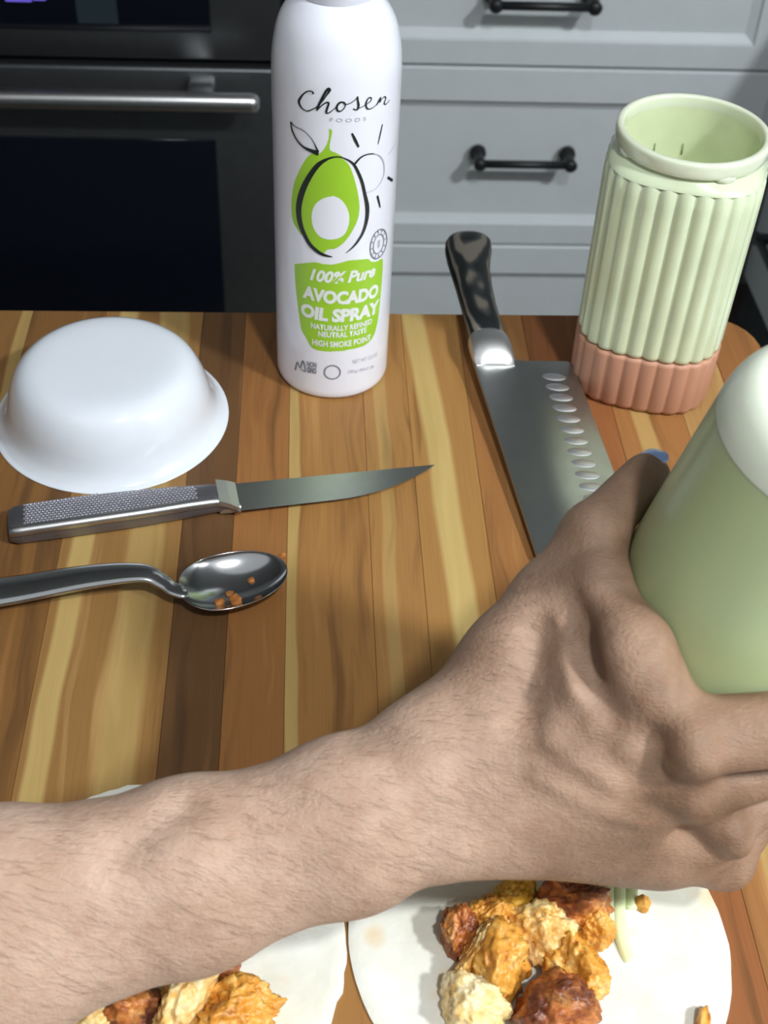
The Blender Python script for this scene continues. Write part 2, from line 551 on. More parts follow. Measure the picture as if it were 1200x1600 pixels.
# ------------------------------------------------------------------ cutting board
board = thing('cutting_board', 'large edge-glued wooden cutting board carrying all the food and tools', 'cutting board', (-0.04, 0.38, -0.03))
edges = [-0.345, -0.302, -0.262, -0.214, -0.168, -0.1240, -0.065, -0.039, -0.0115, 0.0305, 0.0560, 0.0905, 0.131, 0.1730, 0.2130, 0.2440, 0.2750]
D1, D2, D3 = lin(91, 63, 34), lin(114, 77, 42), lin(70, 47, 29)
tones = [(D2, lin(141, 102, 57), lin(167, 127, 77)), (D1, lin(130, 90, 50), lin(158, 115, 67)), (D2, lin(149, 109, 63), lin(176, 136, 85)),
         (D1, lin(132, 94, 52), lin(156, 111, 65)), (D1, lin(123, 86, 46), lin(147, 104, 58)), (D2, lin(143, 106, 59), lin(175, 138, 86)),
         (D3, lin(100, 70, 41), lin(124, 88, 53)), (D2, lin(148, 100, 55), lin(171, 122, 70)), (D2, lin(154, 110, 60), lin(178, 133, 77)),
         (D2, lin(158, 115, 64), lin(181, 137, 82)), (D2, lin(162, 119, 66), lin(185, 142, 87)), (D2, lin(155, 106, 60), lin(178, 131, 78)),
         (D1, lin(144, 90, 51), lin(165, 112, 65)), (D2, lin(155, 106, 60), lin(177, 129, 78)), (D1, lin(167, 129, 79), lin(190, 155, 102)),
         (D2, lin(146, 98, 55), lin(170, 119, 70))]
streaks = {3: [(-0.1705, 0.004, 0, 0.6)], 5: [(-0.1221, 0.0062, -0.0191, 0.85), (-0.082, 0.010, 0.0, 0.5)], 8: [(-0.0085, 0.0035, 0.0, 0.7)],
           10: [(0.0930, 0.0080, 0.044, 1.0)], 9: [(0.040, 0.004, 0.0, 0.4)], 13: [(0.19, 0.006, 0, 0.6)], 2: [(-0.24, 0.008, 0, 0.6)]}
for i in range(len(edges) - 1):
    bm = bmesh.new()
    x0, x1 = edges[i] + 0.00005, edges[i + 1] - 0.00005
    y0, y1, rr = 0.10, 0.6545, 0.03
    if i in (0, len(edges) - 2):
        s = 1 if i else -1
        xo, xi = (x1, x0) if i else (x0, x1)
        pts = [(xi, y0), ]
        for k in range(7):
            a = -math.pi / 2 + math.pi / 2 * k / 6
            pts.append((xo - s * rr + s * rr * math.cos(a), y0 + rr + rr * math.sin(a)))
        for k in range(7):
            a = math.pi / 2 * k / 6
            pts.append((xo - s * rr + s * rr * math.cos(a), y1 - rr + rr * math.sin(a)))
        pts.append((xi, y1))
        if s < 0:
            pts = pts[::-1]
        flat_plate(bm, pts, lambda x, y: -0.0302, lambda x, y: 0.0)
        es = [e for e in bm.edges if all(abs(v.co.z) < 1e-6 for v in e.verts) and len(e.link_faces) == 2]
        bmesh.ops.bevel(bm, geom=es, offset=0.0006, segments=1, profile=0.5, affect='EDGES')
    else:
        bm_box(bm, x0, x1, y0, y1, -0.0302, 0.0, 0.00025, 1)
    from_bm('stave', bm, wood_mat(i, *tones[i], streaks.get(i)), board, smooth=False)

# ------------------------------------------------------------------ oil spray can
ART = {'C1':[[-116,1832],[-120,1843],[-140,1842],[-163,1825],[-185,1794],[-192,1772],[-179,1751],[-158,1741],[-140,1743],[-117,1757],[-94,1775],[-70,1806],[-51,1837],[-37,1861],[-41,1868],[-51,1860],[-67,1829],[-83,1794],[-94,1767],[-97,1752]],'C2':[[-91,1761],[-72,1784],[-51,1800],[-41,1796],[-48,1770],[-52,1749],[-40,1748],[-19,1766],[-3,1782]],'C3':[[26,1805],[10,1801],[-3,1781],[2,1761],[18,1760],[34,1778],[37,1797],[26,1805],[36,1792],[61,1798],[85,1813],[97,1828]],'C4':[[95,1828],[97,1806],[101,1783],[97,1764],[84,1762],[76,1769]],'C5':[[98,1765],[123,1773],[149,1784],[165,1794],[167,1808],[151,1809],[139,1786],[144,1762],[159,1753],[185,1758],[206,1770]],'C6':[[201,1764],[214,1785],[224,1794],[219,1772],[232,1785],[248,1791],[259,1780],[249,1760],[256,1749],[274,1751],[289,1761]],'greenA':[[-39,1665],[-24,1657],[-28,1622],[-34,1586],[-31,1554],[-2,1540],[28,1516],[-37,1491],[-110,1426],[-165,1320],[-186,1218],[-186,1121],[-180,1051],[-208,1074],[-237,1108],[-248,1175],[-243,1254],[-227,1330],[-198,1402],[-162,1474],[-128,1519],[-82,1533],[-60,1560],[-44,1597],[-38,1633]],'greenB':[[-5,1515],[28,1509],[59,1479],[80,1428],[99,1364],[116,1286],[122,1221],[114,1165],[88,1104],[48,1043],[2,1005],[-38,996],[-67,966],[-109,978],[-147,1015],[-180,1078],[-196,1150],[-189,1236],[-165,1332],[-122,1423],[-82,1480],[-43,1508]],'pit':[[-13,1307],[21,1290],[50,1250],[67,1198],[66,1140],[47,1089],[13,1064],[-33,1056],[-74,1065],[-103,1092],[-122,1140],[-121,1205],[-98,1257],[-58,1292]],'oL':[[22,1520],[-5,1521],[-43,1508],[-87,1473],[-128,1410],[-165,1332],[-189,1256],[-198,1188],[-190,1120],[-166,1062],[-134,1012],[-97,981],[-61,963],[-14,954]],'oR':[[22,1520],[56,1503],[85,1476],[109,1430],[132,1370],[150,1297],[166,1223],[165,1152],[147,1085],[120,1039],[90,1004],[55,975]],'sun1':[[90,1478],[119,1507],[155,1517],[195,1510]],'sun2':[[195,1510],[233,1486],[263,1441],[272,1382],[252,1340],[218,1314],[183,1307],[156,1308]],'ray1':[[72,1643],[108,1565]],'ray2':[[243,1652],[218,1554]],'ray3':[[385,1497],[298,1469]],'ray4':[[303,1340],[362,1293]],'ray5':[[228,1267],[252,1190]],'leaf1':[[-245,1654],[-235,1617],[-210,1579],[-171,1550],[-122,1538],[-88,1533]],'leaf2':[[-245,1654],[-216,1641],[-170,1635],[-134,1612],[-111,1582],[-90,1538]],'seal':[[320,931],[309,914],[294,901],[277,892],[260,889],[243,890],[228,896],[215,908],[204,923],[197,942],[194,964],[194,986],[198,1008],[205,1028],[215,1044],[228,1055],[243,1060],[260,1059],[277,1052],[294,1038],[308,1020],[319,998],[325,974],[326,952],[320,931]],'seal2':[[291,950],[285,938],[276,929],[266,923],[256,920],[245,920],[236,924],[227,931],[221,942],[216,954],[214,968],[215,982],[217,996],[222,1009],[229,1020],[237,1027],[247,1030],[258,1030],[268,1026],[277,1017],[286,1006],[291,993],[294,978],[294,964],[291,950]],'panel':[[-229,856],[-167,885],[-103,908],[-55,904],[-14,906],[27,916],[74,926],[136,920],[184,909],[200,890],[231,874],[266,869],[291,864],[299,825],[296,714],[291,622],[282,525],[267,443],[238,382],[183,353],[113,352],[17,347],[-88,345],[-128,361],[-155,406],[-187,454],[-201,537],[-215,640],[-224,722],[-229,790]],'ring':[[38,202],[37,190],[33,179],[26,170],[17,162],[6,158],[-5,156],[-16,157],[-27,162],[-36,168],[-43,177],[-48,188],[-49,200],[-48,213],[-44,225],[-37,235],[-28,243],[-17,248],[-6,250],[5,249],[16,244],[25,236],[32,226],[37,214],[38,202]],'t_pure':[[-134,793],[236,785],[-134,869]],'t_avo':[[-178,669],[265,643],[-178,755]],'t_oil':[[-188,549],[281,532],[-188,637]],'t_l1':[[-128,486],[225,482],[-128,523]],'t_l2':[[-86,440],[189,438],[-86,477]],'t_l3':[[-121,375],[221,374],[-121,416]],'t_foods':[[-34,1705],[143,1698],[-34,1724]],'t_ngmo':[[-152,175],[-94,180],[-152,215]],'t_ngmo2':[[-152,216],[-94,222],[-152,254]],'fly':[[-232,156],[-215,219],[-196,189],[-177,244],[-162,179],[-192,183]],'box':[[-232,144],[-94,177]],'t_wt1':[[108,249],[284,233],[108,277]],'t_wt2':[[83,184],[258,157],[83,212]],'seal_t':[[222,913],[300,888],[221,934]]}
CX, CY, CR = 0.01313, 0.6011, 0.0320
can = thing('spray_bottle', 'tall white spray bottle with a green avocado picture and black script lettering', 'bottle', (CX, CY, 0))
prof = [(0.0, 0.0004), (0.027, 0.0004), (0.0295, 0.0002), (0.0312, 0.0012), (0.0319, 0.003), (0.0320, 0.006), (0.0320, 0.178)]
prof += smooth_prof([(0.0320, 0.178), (0.0318, 0.188), (0.0308, 0.197), (0.0287, 0.206), (0.0255, 0.2125), (0.0215, 0.2175), (0.0185, 0.2200)], 5)[1:]
prof += [(0.0178, 0.2215), (0.0, 0.2220)]
v, f = lathe_data(prof, CX, CY, 96)
from_data('body', v, f, M['white_can'], can)
prof = [(0.0, 0.2196), (0.0182, 0.2196), (0.0190, 0.2204), (0.0192, 0.232), (0.0188, 0.2345), (0.0150, 0.2352), (0.0140, 0.2362), (0.0138, 0.252), (0.0125, 0.2545), (0.0, 0.255)]
v, f = lathe_data(prof, CX, CY, 64)
from_data('spray_cap', v, f, M['white_can'], can)


def on_can(u, z, lift):
    a = u / CR
    return (CX + (CR + lift) * math.sin(a), CY - (CR + lift) * math.cos(a), z)


def cat(pts, n=6):
    return smooth_prof([(p[0] * 1e-4, p[1] * 1e-4) for p in pts], n)


def print_fill(name, pts, mat, lift, smooth=True, parent=can):
    poly = cat(pts + [pts[0]], 4)[:-1] if smooth else [(p[0] * 1e-4, p[1] * 1e-4) for p in pts]
    zs = [p[1] for p in poly]
    lo, hi = min(zs), max(zs)
    rows = max(12, int((hi - lo) / 0.00035))
    verts, faces, prev = [], [], []

    def spans(z):
        xs_ = []
        for (ax, az), (bx, bz) in zip(poly, poly[1:] + poly[:1]):
            if (az <= z) != (bz <= z):
                xs_.append(ax + (bx - ax) * (z - az) / (bz - az))
        xs_.sort()
        return list(zip(xs_[::2], xs_[1::2]))
    dz = (hi - lo) / rows
    for r in range(rows):
        za, zb = lo + r * dz, lo + (r + 1) * dz
        zm = (za + zb) / 2
        for (a, b) in spans(zm):
            n = max(1, int((b - a) / 0.0016))
            k = len(verts)
            for j in range(n + 1):
                u = a + (b - a) * j / n
                verts.append(on_can(u, za, lift))
                verts.append(on_can(u, zb, lift))
            for j in range(n):
                faces.append((k + 2 * j, k + 2 * j + 2, k + 2 * j + 3, k + 2 * j + 1))
    return from_data(name, verts, faces, mat, parent)


def stroke(verts, faces, pts, widths, lift, n=7):
    P = cat(pts, n)
    m = len(P)
    w = [np.interp(i / max(1, m - 1) * (len(widths) - 1), range(len(widths)), widths) for i in range(m)]
    k0 = len(verts)
    for i in range(m):
        a, b = P[max(i - 1, 0)], P[min(i + 1, m - 1)]
        tx, tz = b[0] - a[0], b[1] - a[1]
        L = math.hypot(tx, tz) or 1
        nx, nz = -tz / L * w[i] / 2, tx / L * w[i] / 2
        verts.append(on_can(P[i][0] + nx, P[i][1] + nz, lift))
        verts.append(on_can(P[i][0] - nx, P[i][1] - nz, lift))
    for i in range(m - 1):
        faces.append((k0 + 2 * i, k0 + 2 * i + 1, k0 + 2 * i + 3, k0 + 2 * i + 2))


def strokes(name, items, mat, lift):
    verts, faces = [], []
    for key, widths in items:
        stroke(verts, faces, ART[key], [q * 1.3e-3 for q in widths], lift)
    return from_data(name, verts, faces, mat, can)


def print_text(name, s, key, mat, lift, bold=0.0, shear=0.0, spacing=1.0):
    """Text wrapped on the can between the baked base-line ends, at the baked height."""
    (ax, az), (bx, bz), (tx, tz) = [(p[0] * 1e-4, p[1] * 1e-4) for p in ART[key]]
    cu = bpy.data.curves.new('lettering', 'FONT')
    cu.body = s
    cu.size = 1.0
    cu.offset = bold
    cu.shear = shear
    cu.space_character = spacing
    cu.resolution_u = 3
    o = bpy.data.objects.new('lettering', cu)
    COL.objects.link(o)
    bpy.context.view_layer.update()
    me = bpy.data.meshes.new_from_object(o.evaluated_get(bpy.context.evaluated_depsgraph_get()))
    bpy.data.objects.remove(o)
    co = np.array([v_.co[:2] for v_ in me.vertices])
    mn, mx = co.min(0), co.max(0)
    H_ = math.hypot(tx - ax, tz - az)
    for v_, c in zip(me.vertices, (co - mn) / (mx - mn)):
        u = ax + (bx - ax) * c[0]
        z = az + (bz - az) * c[0] + H_ * c[1]
        v_.co = on_can(u, z, lift)
    return link(name, me, mat, can, smooth=False)


L1, L2, L3, L4 = 0.00010, 0.00018, 0.00026, 0.00034
print_fill('green_fruit_print', ART['greenA'], M['green_ink'], L1)
print_fill('green_flesh_print', ART['greenB'], M['green_ink'], L2)
print_fill('pit_print', ART['pit'], M['white_can'], L3)
strokes('fruit_outline_print', [('oL', [0.4, 0.5, 0.9, 1.7, 2.0, 2.4, 2.6, 2.6, 2.4, 2.0, 1.7, 1.6, 1.3, 0.3]),
                                ('oR', [0.4, 0.6, 0.9, 1.1, 1.2, 1.3, 1.8, 1.6, 1.3, 1.1, 0.7, 0.2])], M['black_ink'], L4)
strokes('leaf_print', [('leaf1', [0.4, 0.8, 0.7, 0.8, 1.5, 2.2]), ('leaf2', [0.8, 0.3, 0.3, 0.3, 0.4, 0.9])], M['black_ink'], L4)
strokes('sun_print', [('sun1', [0.9, 0.7, 0.5, 0.4]), ('ray1', [0.6, 1.1, 0.7]), ('ray2', [0.4, 0.6, 0.3]), ('ray4', [1.0, 1.1]),
                      ('ray5', [0.9, 0.9, 0.5])], M['black_ink'], L4)
strokes('sun_shade_print', [('sun2', [0.4, 0.5, 0.5, 0.5, 0.4, 0.3, 0.3, 0.2]), ('ray3', [0.3, 0.3])], M['pale_ink'], L4)
strokes('brand_lettering', [('C1', [0.9, 0.5, 0.4, 0.5, 0.9, 1.1, 0.7, 0.4, 0.4, 0.4, 0.3, 0.4, 0.5, 0.9, 1.0, 0.9, 0.9, 0.9, 0.9, 0.5]),
                            ('C2', [0.4, 0.4, 0.5, 0.7, 0.8, 0.7, 0.4, 0.3, 0.3]),
                            ('C3', [0.5, 0.7, 0.8, 0.7, 0.4, 0.4, 0.4, 0.4, 0.3, 0.3, 0.3, 0.4]), ('C4', [0.5, 0.7, 0.9, 0.7, 0.4, 0.5]),
                            ('C5', [0.3, 0.3, 0.3, 0.4, 0.4, 0.5, 0.7, 0.6, 0.4, 0.3, 0.3]),
                            ('C6', [0.6, 0.6, 0.5, 0.5, 0.3, 0.4, 0.5, 0.6, 0.4, 0.3, 0.3])], M['black_ink'], L4)
strokes('seal_print', [('seal', [0.5]), ('seal2', [0.4])], M['grey_ink'], L4)
verts, faces = [], []
sc_ = np.array(ART['seal2'][:-1], float)
ce = sc_.mean(0)
for k in range(0, 24, 2):
    p = ce + (sc_[k] - ce) * 1.15
    q = ce + (sc_[k] - ce) * 1.5
    stroke(verts, faces, [p.tolist(), q.tolist()], [0.0005, 0.0005], L4)
for k in range(-2, 3):
    p = ce + np.array([-7, k * 9]) + (sc_[6] - ce) * 0
    stroke(verts, faces, [p.tolist(), (p + np.array([14, 4])).tolist()], [0.0004, 0.0004], L4)
from_data('seal_mark_print', verts, faces, M['grey_ink'], can)
print_fill('green_panel_print', ART['panel'], M['green_ink'], L1, smooth=True)
print_text('pure_lettering', '100% Pure', 't_pure', M['white_ink'], L3, 0.04, 0.3)
print_text('avocado_lettering', 'AVOCADO', 't_avo', M['white_ink'], L3, 0.055, 0.08, 0.98)
print_text('oil_spray_lettering', 'OIL SPRAY', 't_oil', M['white_ink'], L3, 0.055, 0.08, 0.98)
print_text('small_lettering', 'NATURALLY REFINED', 't_l1', M['white_ink'], L3, 0.035)
print_text('small_lettering', 'NEUTRAL TASTE', 't_l2', M['white_ink'], L3, 0.035)
print_text('small_lettering', 'HIGH SMOKE POINT', 't_l3', M['white_ink'], L3, 0.035)
print_text('foods_lettering', 'F O O D S', 't_foods', M['pale_ink'], L3)
print_text('corner_lettering', 'NON', 't_ngmo2', M['grey_ink'], L3, 0.03)
print_text('corner_lettering', 'GMO', 't_ngmo', M['grey_ink'], L3, 0.05)
strokes('badge_print', [('fly', [0.9, 0.6, 0.6, 0.9, 0.6, 0.4]), ('ring', [0.6])], M['grey_ink'], L3)
print_text('weight_lettering', 'NET WT 13.5 OZ', 't_wt1', M['pale_ink'], L3)
print_text('weight_lettering', '(383g) SPRAY OIL', 't_wt2', M['pale_ink'], L3)

# ------------------------------------------------------------------ upside-down bowl
BX, BY = -0.1093, 0.5546
pr = smooth_prof([(0.0, 0.0385), (0.022, 0.0386), (0.034, 0.0384), (0.0415, 0.0370), (0.0470, 0.0332), (0.0508, 0.0272), (0.0535, 0.0198), (0.0556, 0.0120),
                  (0.0580, 0.0062), (0.0612, 0.0024), (0.0634, 0.0010), (0.0641, 0.0004), (0.0634, 0.0000), (0.0622, 0.0006),
                  (0.0595, 0.0022), (0.0560, 0.0052), (0.0530, 0.0110), (0.0508, 0.0190), (0.0480, 0.0262), (0.0440, 0.0318), (0.0390, 0.0345),
                  (0.022, 0.0356), (0.0, 0.0357)], 4)
v, f = lathe_data(pr, BX, BY, 96)
tag(from_data('bowl', v, f, M['white_glass']), 'glossy white bowl turned upside down on the cutting board', 'bowl')

# ------------------------------------------------------------------ ribbed jar of green sauce
JX, JY, JA = 0.1957, 0.5980, 0.0405
jar = thing('blender_jar', 'open ribbed jar coated in green sauce with a terracotta base band', 'jar', (JX, JY, 0))
JROT = math.atan2(-JY, -JX)


def superell(a, r, n=3.0):
    c, s = abs(math.cos(a - JROT)), abs(math.sin(a - JROT))
    return r / (c ** n + s ** n) ** (1 / n)


def ribbed(depth, inner=False):
    NR = 30
    def fn(a, r, z):
        base = superell(a, r)
        # even spacing along the outline
        t = (arc_at(a) * NR) % 1.0
        return base + depth * (abs(math.sin(math.pi * t)) ** 0.7 - 1.0)
    return fn


_N = 2000
_pts = [(superell(2 * math.pi * i / _N, 1.0) * math.cos(2 * math.pi * i / _N), superell(2 * math.pi * i / _N, 1.0) * math.sin(2 * math.pi * i / _N))
        for i in range(_N + 1)]
_acc = [0.0]
for p, q in zip(_pts, _pts[1:]):
    _acc.append(_acc[-1] + math.dist(p, q))
_acc = [x / _acc[-1] for x in _acc]


def arc_at(a):
    return _acc[int((a % (2 * math.pi)) / (2 * math.pi) * _N)]


def round_blend(t):
    return lambda a, r, z: r * (1 - t) + superell(a, r) * t


v, f = lathe_data([(0.0, 0.0002), (JA - 0.004, 0.0002), (JA - 0.001, 0.0012), (JA + 0.0003, 0.004), (JA + 0.0007, 0.034), (JA + 0.0004, 0.0362), (JA - 0.001, 0.0366), (0.0, 0.0366)],
                  JX, JY, 360, ribbed(0.0013))
from_data('base_band', v, f, M['terracotta'], jar)
v, f = lathe_data([(JA - 0.0015, 0.0367), (JA + 0.0001, 0.038), (JA + 0.0004, 0.040), (JA + 0.0011, 0.130), (JA + 0.0008, 0.1385), (JA - 0.0002, 0.1405)],
                  JX, JY, 360, ribbed(0.0022))
from_data('ribbed_wall', v, f, M['jar'], jar)
# shoulder: squarish outline turning into the round neck
rows = [(JA - 0.0002, 0.1404, 1.0), (JA - 0.001, 0.1425, 0.9), (JA - 0.0022, 0.1440, 0.6), (0.0380, 0.1450, 0.3), (0.0372, 0.1458, 0.0), (0.0370, 0.151, 0.0)]
verts, faces = [], []
n = 120
for r, z, t in rows:
    for i in range(n):
        a = 2 * math.pi * i / n
        rr = r * (1 - t) + superell(a, r) * t
        verts.append((JX + rr * math.cos(a), JY + rr * math.sin(a), z))
for k in range(len(rows) - 1):
    for i in range(n):
        j = (i + 1) % n
        faces.append((k * n + i, k * n + j, (k + 1) * n + j, (k + 1) * n + i))
from_data('shoulder', verts, faces, M['jar'], jar)
pr = smooth_prof([(0.0371, 0.1472), (0.0388, 0.1476), (0.0395, 0.1492), (0.0396, 0.1520), (0.0394, 0.1546), (0.0386, 0.1557), (0.0372, 0.1560), (0.0357, 0.1555), (0.0352, 0.1535), (0.0350, 0.1490)], 4)
v, f = lathe_data(pr, JX, JY, 96)
from_data('rim', v, f, M['jar_rim'], jar)
v, f = lathe_data([(0.0350, 0.1500), (0.0352, 0.120), (0.0352, 0.1172), (0.0335, 0.1168), (0.0335, 0.050), (0.030, 0.041), (0.0, 0.040)], JX, JY, 96)
from_data('sauce_film', v, [q[::-1] for q in f], M['sauce'], jar)
for a in (195, 285, 20, 110):
    bm = bmesh.new()
    ar = math.radians(a)
    tube(bm, [(JX + 0.0375 * math.cos(ar + s), JY + 0.0375 * math.sin(ar + s), 0.1475 - s * 0.002) for s in (-0.16, -0.1, 0, 0.1, 0.16)],
         [0.0008, 0.0022, 0.0026, 0.0022, 0.0008], 8)
    from_bm('thread_lug', bm, M['jar_rim'], jar)
for a in (78, 104):
    ar = math.radians(a)
    bm = bmesh.new()
    tube(bm, [(JX + 0.0348 * math.cos(ar), JY + 0.0348 * math.sin(ar), 0.1225), (JX + 0.0348 * math.cos(ar), JY + 0.0348 * math.sin(ar), 0.129)], 0.0004, 6)
    from_bm('fill_mark', bm, M['mark'], jar)

# ------------------------------------------------------------------ chef knife with layered dark handle
ck = thing('santoku_knife', 'broad santoku knife with dark layered handle hanging over the board edge', 'knife', (0.11, 0.58, 0))
ZH = 0.0100


def blade_z(x, y):
    return 0.0035 + max(0.0, (y - 0.425)) / 0.17 * 0.0055


outl = [(0.0946, 0.5985), (0.0948, 0.594), (0.1000, 0.5510), (0.1062, 0.5000), (0.1130, 0.4425), (0.1165, 0.4290), (0.1235, 0.4180), (0.1340, 0.4110),
        (0.1470, 0.4080), (0.1580, 0.4110), (0.1640, 0.4200), (0.1662, 0.4400), (0.1650, 0.4700), (0.1618, 0.5050), (0.1570, 0.5550), (0.1530, 0.5900),
        (0.1520, 0.5935), (0.1495, 0.5946), (0.1240, 0.5938), (0.1205, 0.5952), (0.1192, 0.5985)]


def spine_t(x, y):
    """Half thickness: full at the spine, fading to the cutting edge."""
    return 0.0010


bm = bmesh.new()
flat_plate(bm, outl[::-1], lambda x, y: blade_z(x, y) - 0.0011, lambda x, y: blade_z(x, y) + 0.0009)
top = [e for e in bm.edges if all(v_.co.z > blade_z(v_.co.x, v_.co.y) for v_ in e.verts)]
bmesh.ops.bevel(bm, geom=top, offset=0.0006, segments=2, profile=0.5, affect='EDGES')
bmesh.ops.recalc_face_normals(bm, faces=bm.faces)
bl = from_bm('blade', bm, M['blade'], ck, sharp=math.radians(30))
for k in range(14):
    t = k / 9.0
    y = 0.5800 - 0.0075 * k * 1.20
    x = 0.1400 + (0.586 - y) * 0.085
    bm = bmesh.new()
    ax = Vector((0.99, -0.12, 0)).normalized()
    ay = Vector((0.12, 0.99, 0))
    z = blade_z(x, y) + 0.0009
    ring0 = [bm.verts.new(Vector((x, y, z + 0.0003)) + ax * (0.0062 * math.cos(q)) + ay * (0.0028 * math.sin(q))) for q in [2 * math.pi * i / 20 for i in range(20)]]
    ring1 = [bm.verts.new(Vector((x, y, z - 0.00005)) + ax * (0.0070 * math.cos(q)) + ay * (0.0034 * math.sin(q))) for q in [2 * math.pi * i / 20 for i in range(20)]]
    for i in range(20):
        bm.faces.new((ring1[i], ring1[(i + 1) % 20], ring0[(i + 1) % 20], ring0[i]))
    bm.faces.new(ring0)
    from_bm('hollow', bm, M['hollow'], bl)


def grip(name, stations, mat, parent, n=24, power=2.6):
    """stations: (centre x, centre y, half width, half height, centre z)."""
    bm = bmesh.new()
    rings = []
    for (x, y, w, h, zc) in stations:
        r = []
        for k in range(n):
            a = 2 * math.pi * k / n
            c, s = math.cos(a), math.sin(a)
            q = (abs(c) ** power + abs(s) ** power) ** (-1 / power)
            r.append(bm.verts.new((x + w * q * c, y, zc + h * q * s)))
        rings.append(r)
    for a, b in zip(rings, rings[1:]):
        for k in range(n):
            bm.faces.new((a[k], a[(k + 1) % n], b[(k + 1) % n], b[k]))
    bm.faces.new(rings[0][::-1])
    bm.faces.new(rings[-1])
    bmesh.ops.recalc_face_normals(bm, faces=bm.faces)
    return from_bm(name, bm, mat, parent, sharp=math.radians(60))


bolst = []
for k in range(11):
    q = k / 10
    y = 0.5895 + 0.0165 * q
    bolst.append((0.1068 - (y - 0.598) * 0.09, y, 0.0112 + 0.0012 * min(1, q * 3), max(0.0011, 0.0094 * math.sin(q * math.pi / 2) ** 0.8), ZH))
bolst += [(0.1055, 0.6115, 0.0120, 0.0095, ZH), (0.1054, 0.6128, 0.0117, 0.0094, ZH)]
grip('bolster', bolst, M['bolster'], ck)
hs = []
for y, w, dx in ((0.6127, 0.0114, 0), (0.616, 0.0114, 0), (0.630, 0.0108, 0), (0.648, 0.0106, 0), (0.668, 0.0112, 0.0002), (0.686, 0.0124, 0.0006), (0.700, 0.0140, 0.0016),
                 (0.711, 0.0152, 0.0030), (0.718, 0.0150, 0.0040), (0.7225, 0.0132, 0.0044), (0.7250, 0.0098, 0.0040), (0.7260, 0.0040, 0.0036)):
    tt = max(0, (y - 0.715) / 0.012)
    hs.append((0.1052 - (y - 0.6127) * 0.058 + dx, y, w, 0.0098 * math.sqrt(max(0.02, 1 - tt * tt)), ZH + 0.0002))
grip('handle', hs, grip_wood_mat(), ck, power=2.3)

# ------------------------------------------------------------------ steel steak knife in front of the bowl
sk = thing('paring_knife', 'slim all-steel knife with dimpled grip in front of the white bowl', 'knife', (-0.05, 0.48, 0))
AX = Vector((0.985, 0.172, 0)).normalized()
AY = Vector((-0.172, 0.985, 0)).normalized()
O = Vector((-0.1500, 0.4640, 0.0))


def kp(s, t, z):
    return O + AX * s + AY * t + Vector((0, 0, z))


def lerp_tab(tab, s):
    return [float(np.interp(s, [r[0] for r in tab], [r[k] for r in tab])) for k in range(1, len(tab[0]))]


# s, far edge t, near edge t, top z, belly z
htab = [(0.0, 0.0085, -0.0105, 0.0090, 0.0010), (0.003, 0.0098, -0.0118, 0.0100, 0.0002), (0.030, 0.0110, -0.0114, 0.0106, 0.0002), (0.065, 0.0106, -0.0100, 0.0106, 0.0002),
        (0.090, 0.0098, -0.0080, 0.0102, 0.0004), (0.104, 0.0094, -0.0070, 0.0096, 0.0010), (0.110, 0.0092, -0.0084, 0.0080, 0.0022), (0.1135, 0.0090, -0.0104, 0.0062, 0.0036)]
bm = bmesh.new()
rings = []
for s in np.linspace(0, 0.1135, 34):
    far, near, zt, zb = lerp_tab(htab, s)
    zm = zb + (zt - zb) * 0.55
    sec = [(near + 0.0016, zb), (near + 0.0002, zb + 0.0016), (near - 0.0002, zm), (near + 0.0004, zt - 0.0024), (near + 0.0024, zt - 0.0006), (near + 0.0042, zt),
           (far - 0.0045, zt), (far - 0.0016, zt - 0.0010), (far, zm), (far - 0.0012, zb + 0.0010), (far - 0.003, zb)]
    rings.append([bm.verts.new(kp(s, t, z)) for t, z in sec])
for a, b in zip(rings, rings[1:]):
    for k in range(len(a)):
        bm.faces.new((a[k], b[k], b[(k + 1) % len(a)], a[(k + 1) % len(a)]))
bm.faces.new(rings[0])
bm.faces.new(rings[-1][::-1])
bmesh.ops.recalc_face_normals(bm, faces=bm.faces)
from_bm('handle', bm, M['grip_steel'], sk, sharp=math.radians(35))
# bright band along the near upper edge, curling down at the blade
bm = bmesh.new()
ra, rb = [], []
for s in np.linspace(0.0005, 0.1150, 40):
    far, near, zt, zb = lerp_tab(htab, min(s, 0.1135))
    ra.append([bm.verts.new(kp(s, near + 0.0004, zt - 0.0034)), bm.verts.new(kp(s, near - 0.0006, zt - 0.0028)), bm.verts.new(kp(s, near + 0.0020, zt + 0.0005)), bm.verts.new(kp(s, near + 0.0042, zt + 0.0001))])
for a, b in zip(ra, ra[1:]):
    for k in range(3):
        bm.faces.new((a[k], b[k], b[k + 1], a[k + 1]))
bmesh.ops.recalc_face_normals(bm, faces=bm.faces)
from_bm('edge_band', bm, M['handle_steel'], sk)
# dimple field
bm = bmesh.new()
for iy in range(11):
    for ix in range(48):
        s = 0.008 + ix * 0.0019 + (0.00095 if iy % 2 else 0)
        far, near, zt, zb = lerp_tab(htab, s)
        t = near + 0.0056 + iy * 0.00165
        if t > far - 0.0028 or s > 0.094:
            continue
        c = kp(s, t, zt - 0.0001)
        r0 = [bm.verts.new(c + AX * (0.00086 * math.cos(q)) + AY * (0.00086 * math.sin(q))) for q in [math.pi / 3 * i for i in range(6)]]
        r1 = [bm.verts.new(c + AX * (0.00050 * math.cos(q)) + AY * (0.00050 * math.sin(q)) + Vector((0, 0, 0.00055))) for q in [math.pi / 3 * i for i in range(6)]]
        for i in range(6):
            bm.faces.new((r0[i], r0[(i + 1) % 6], r1[(i + 1) % 6], r1[i]))
        bm.faces.new(r1)
g = from_bm('grip_studs', bm, M['stud'], sk, smooth=False)
g['kind'] = 'stuff'
bo = []
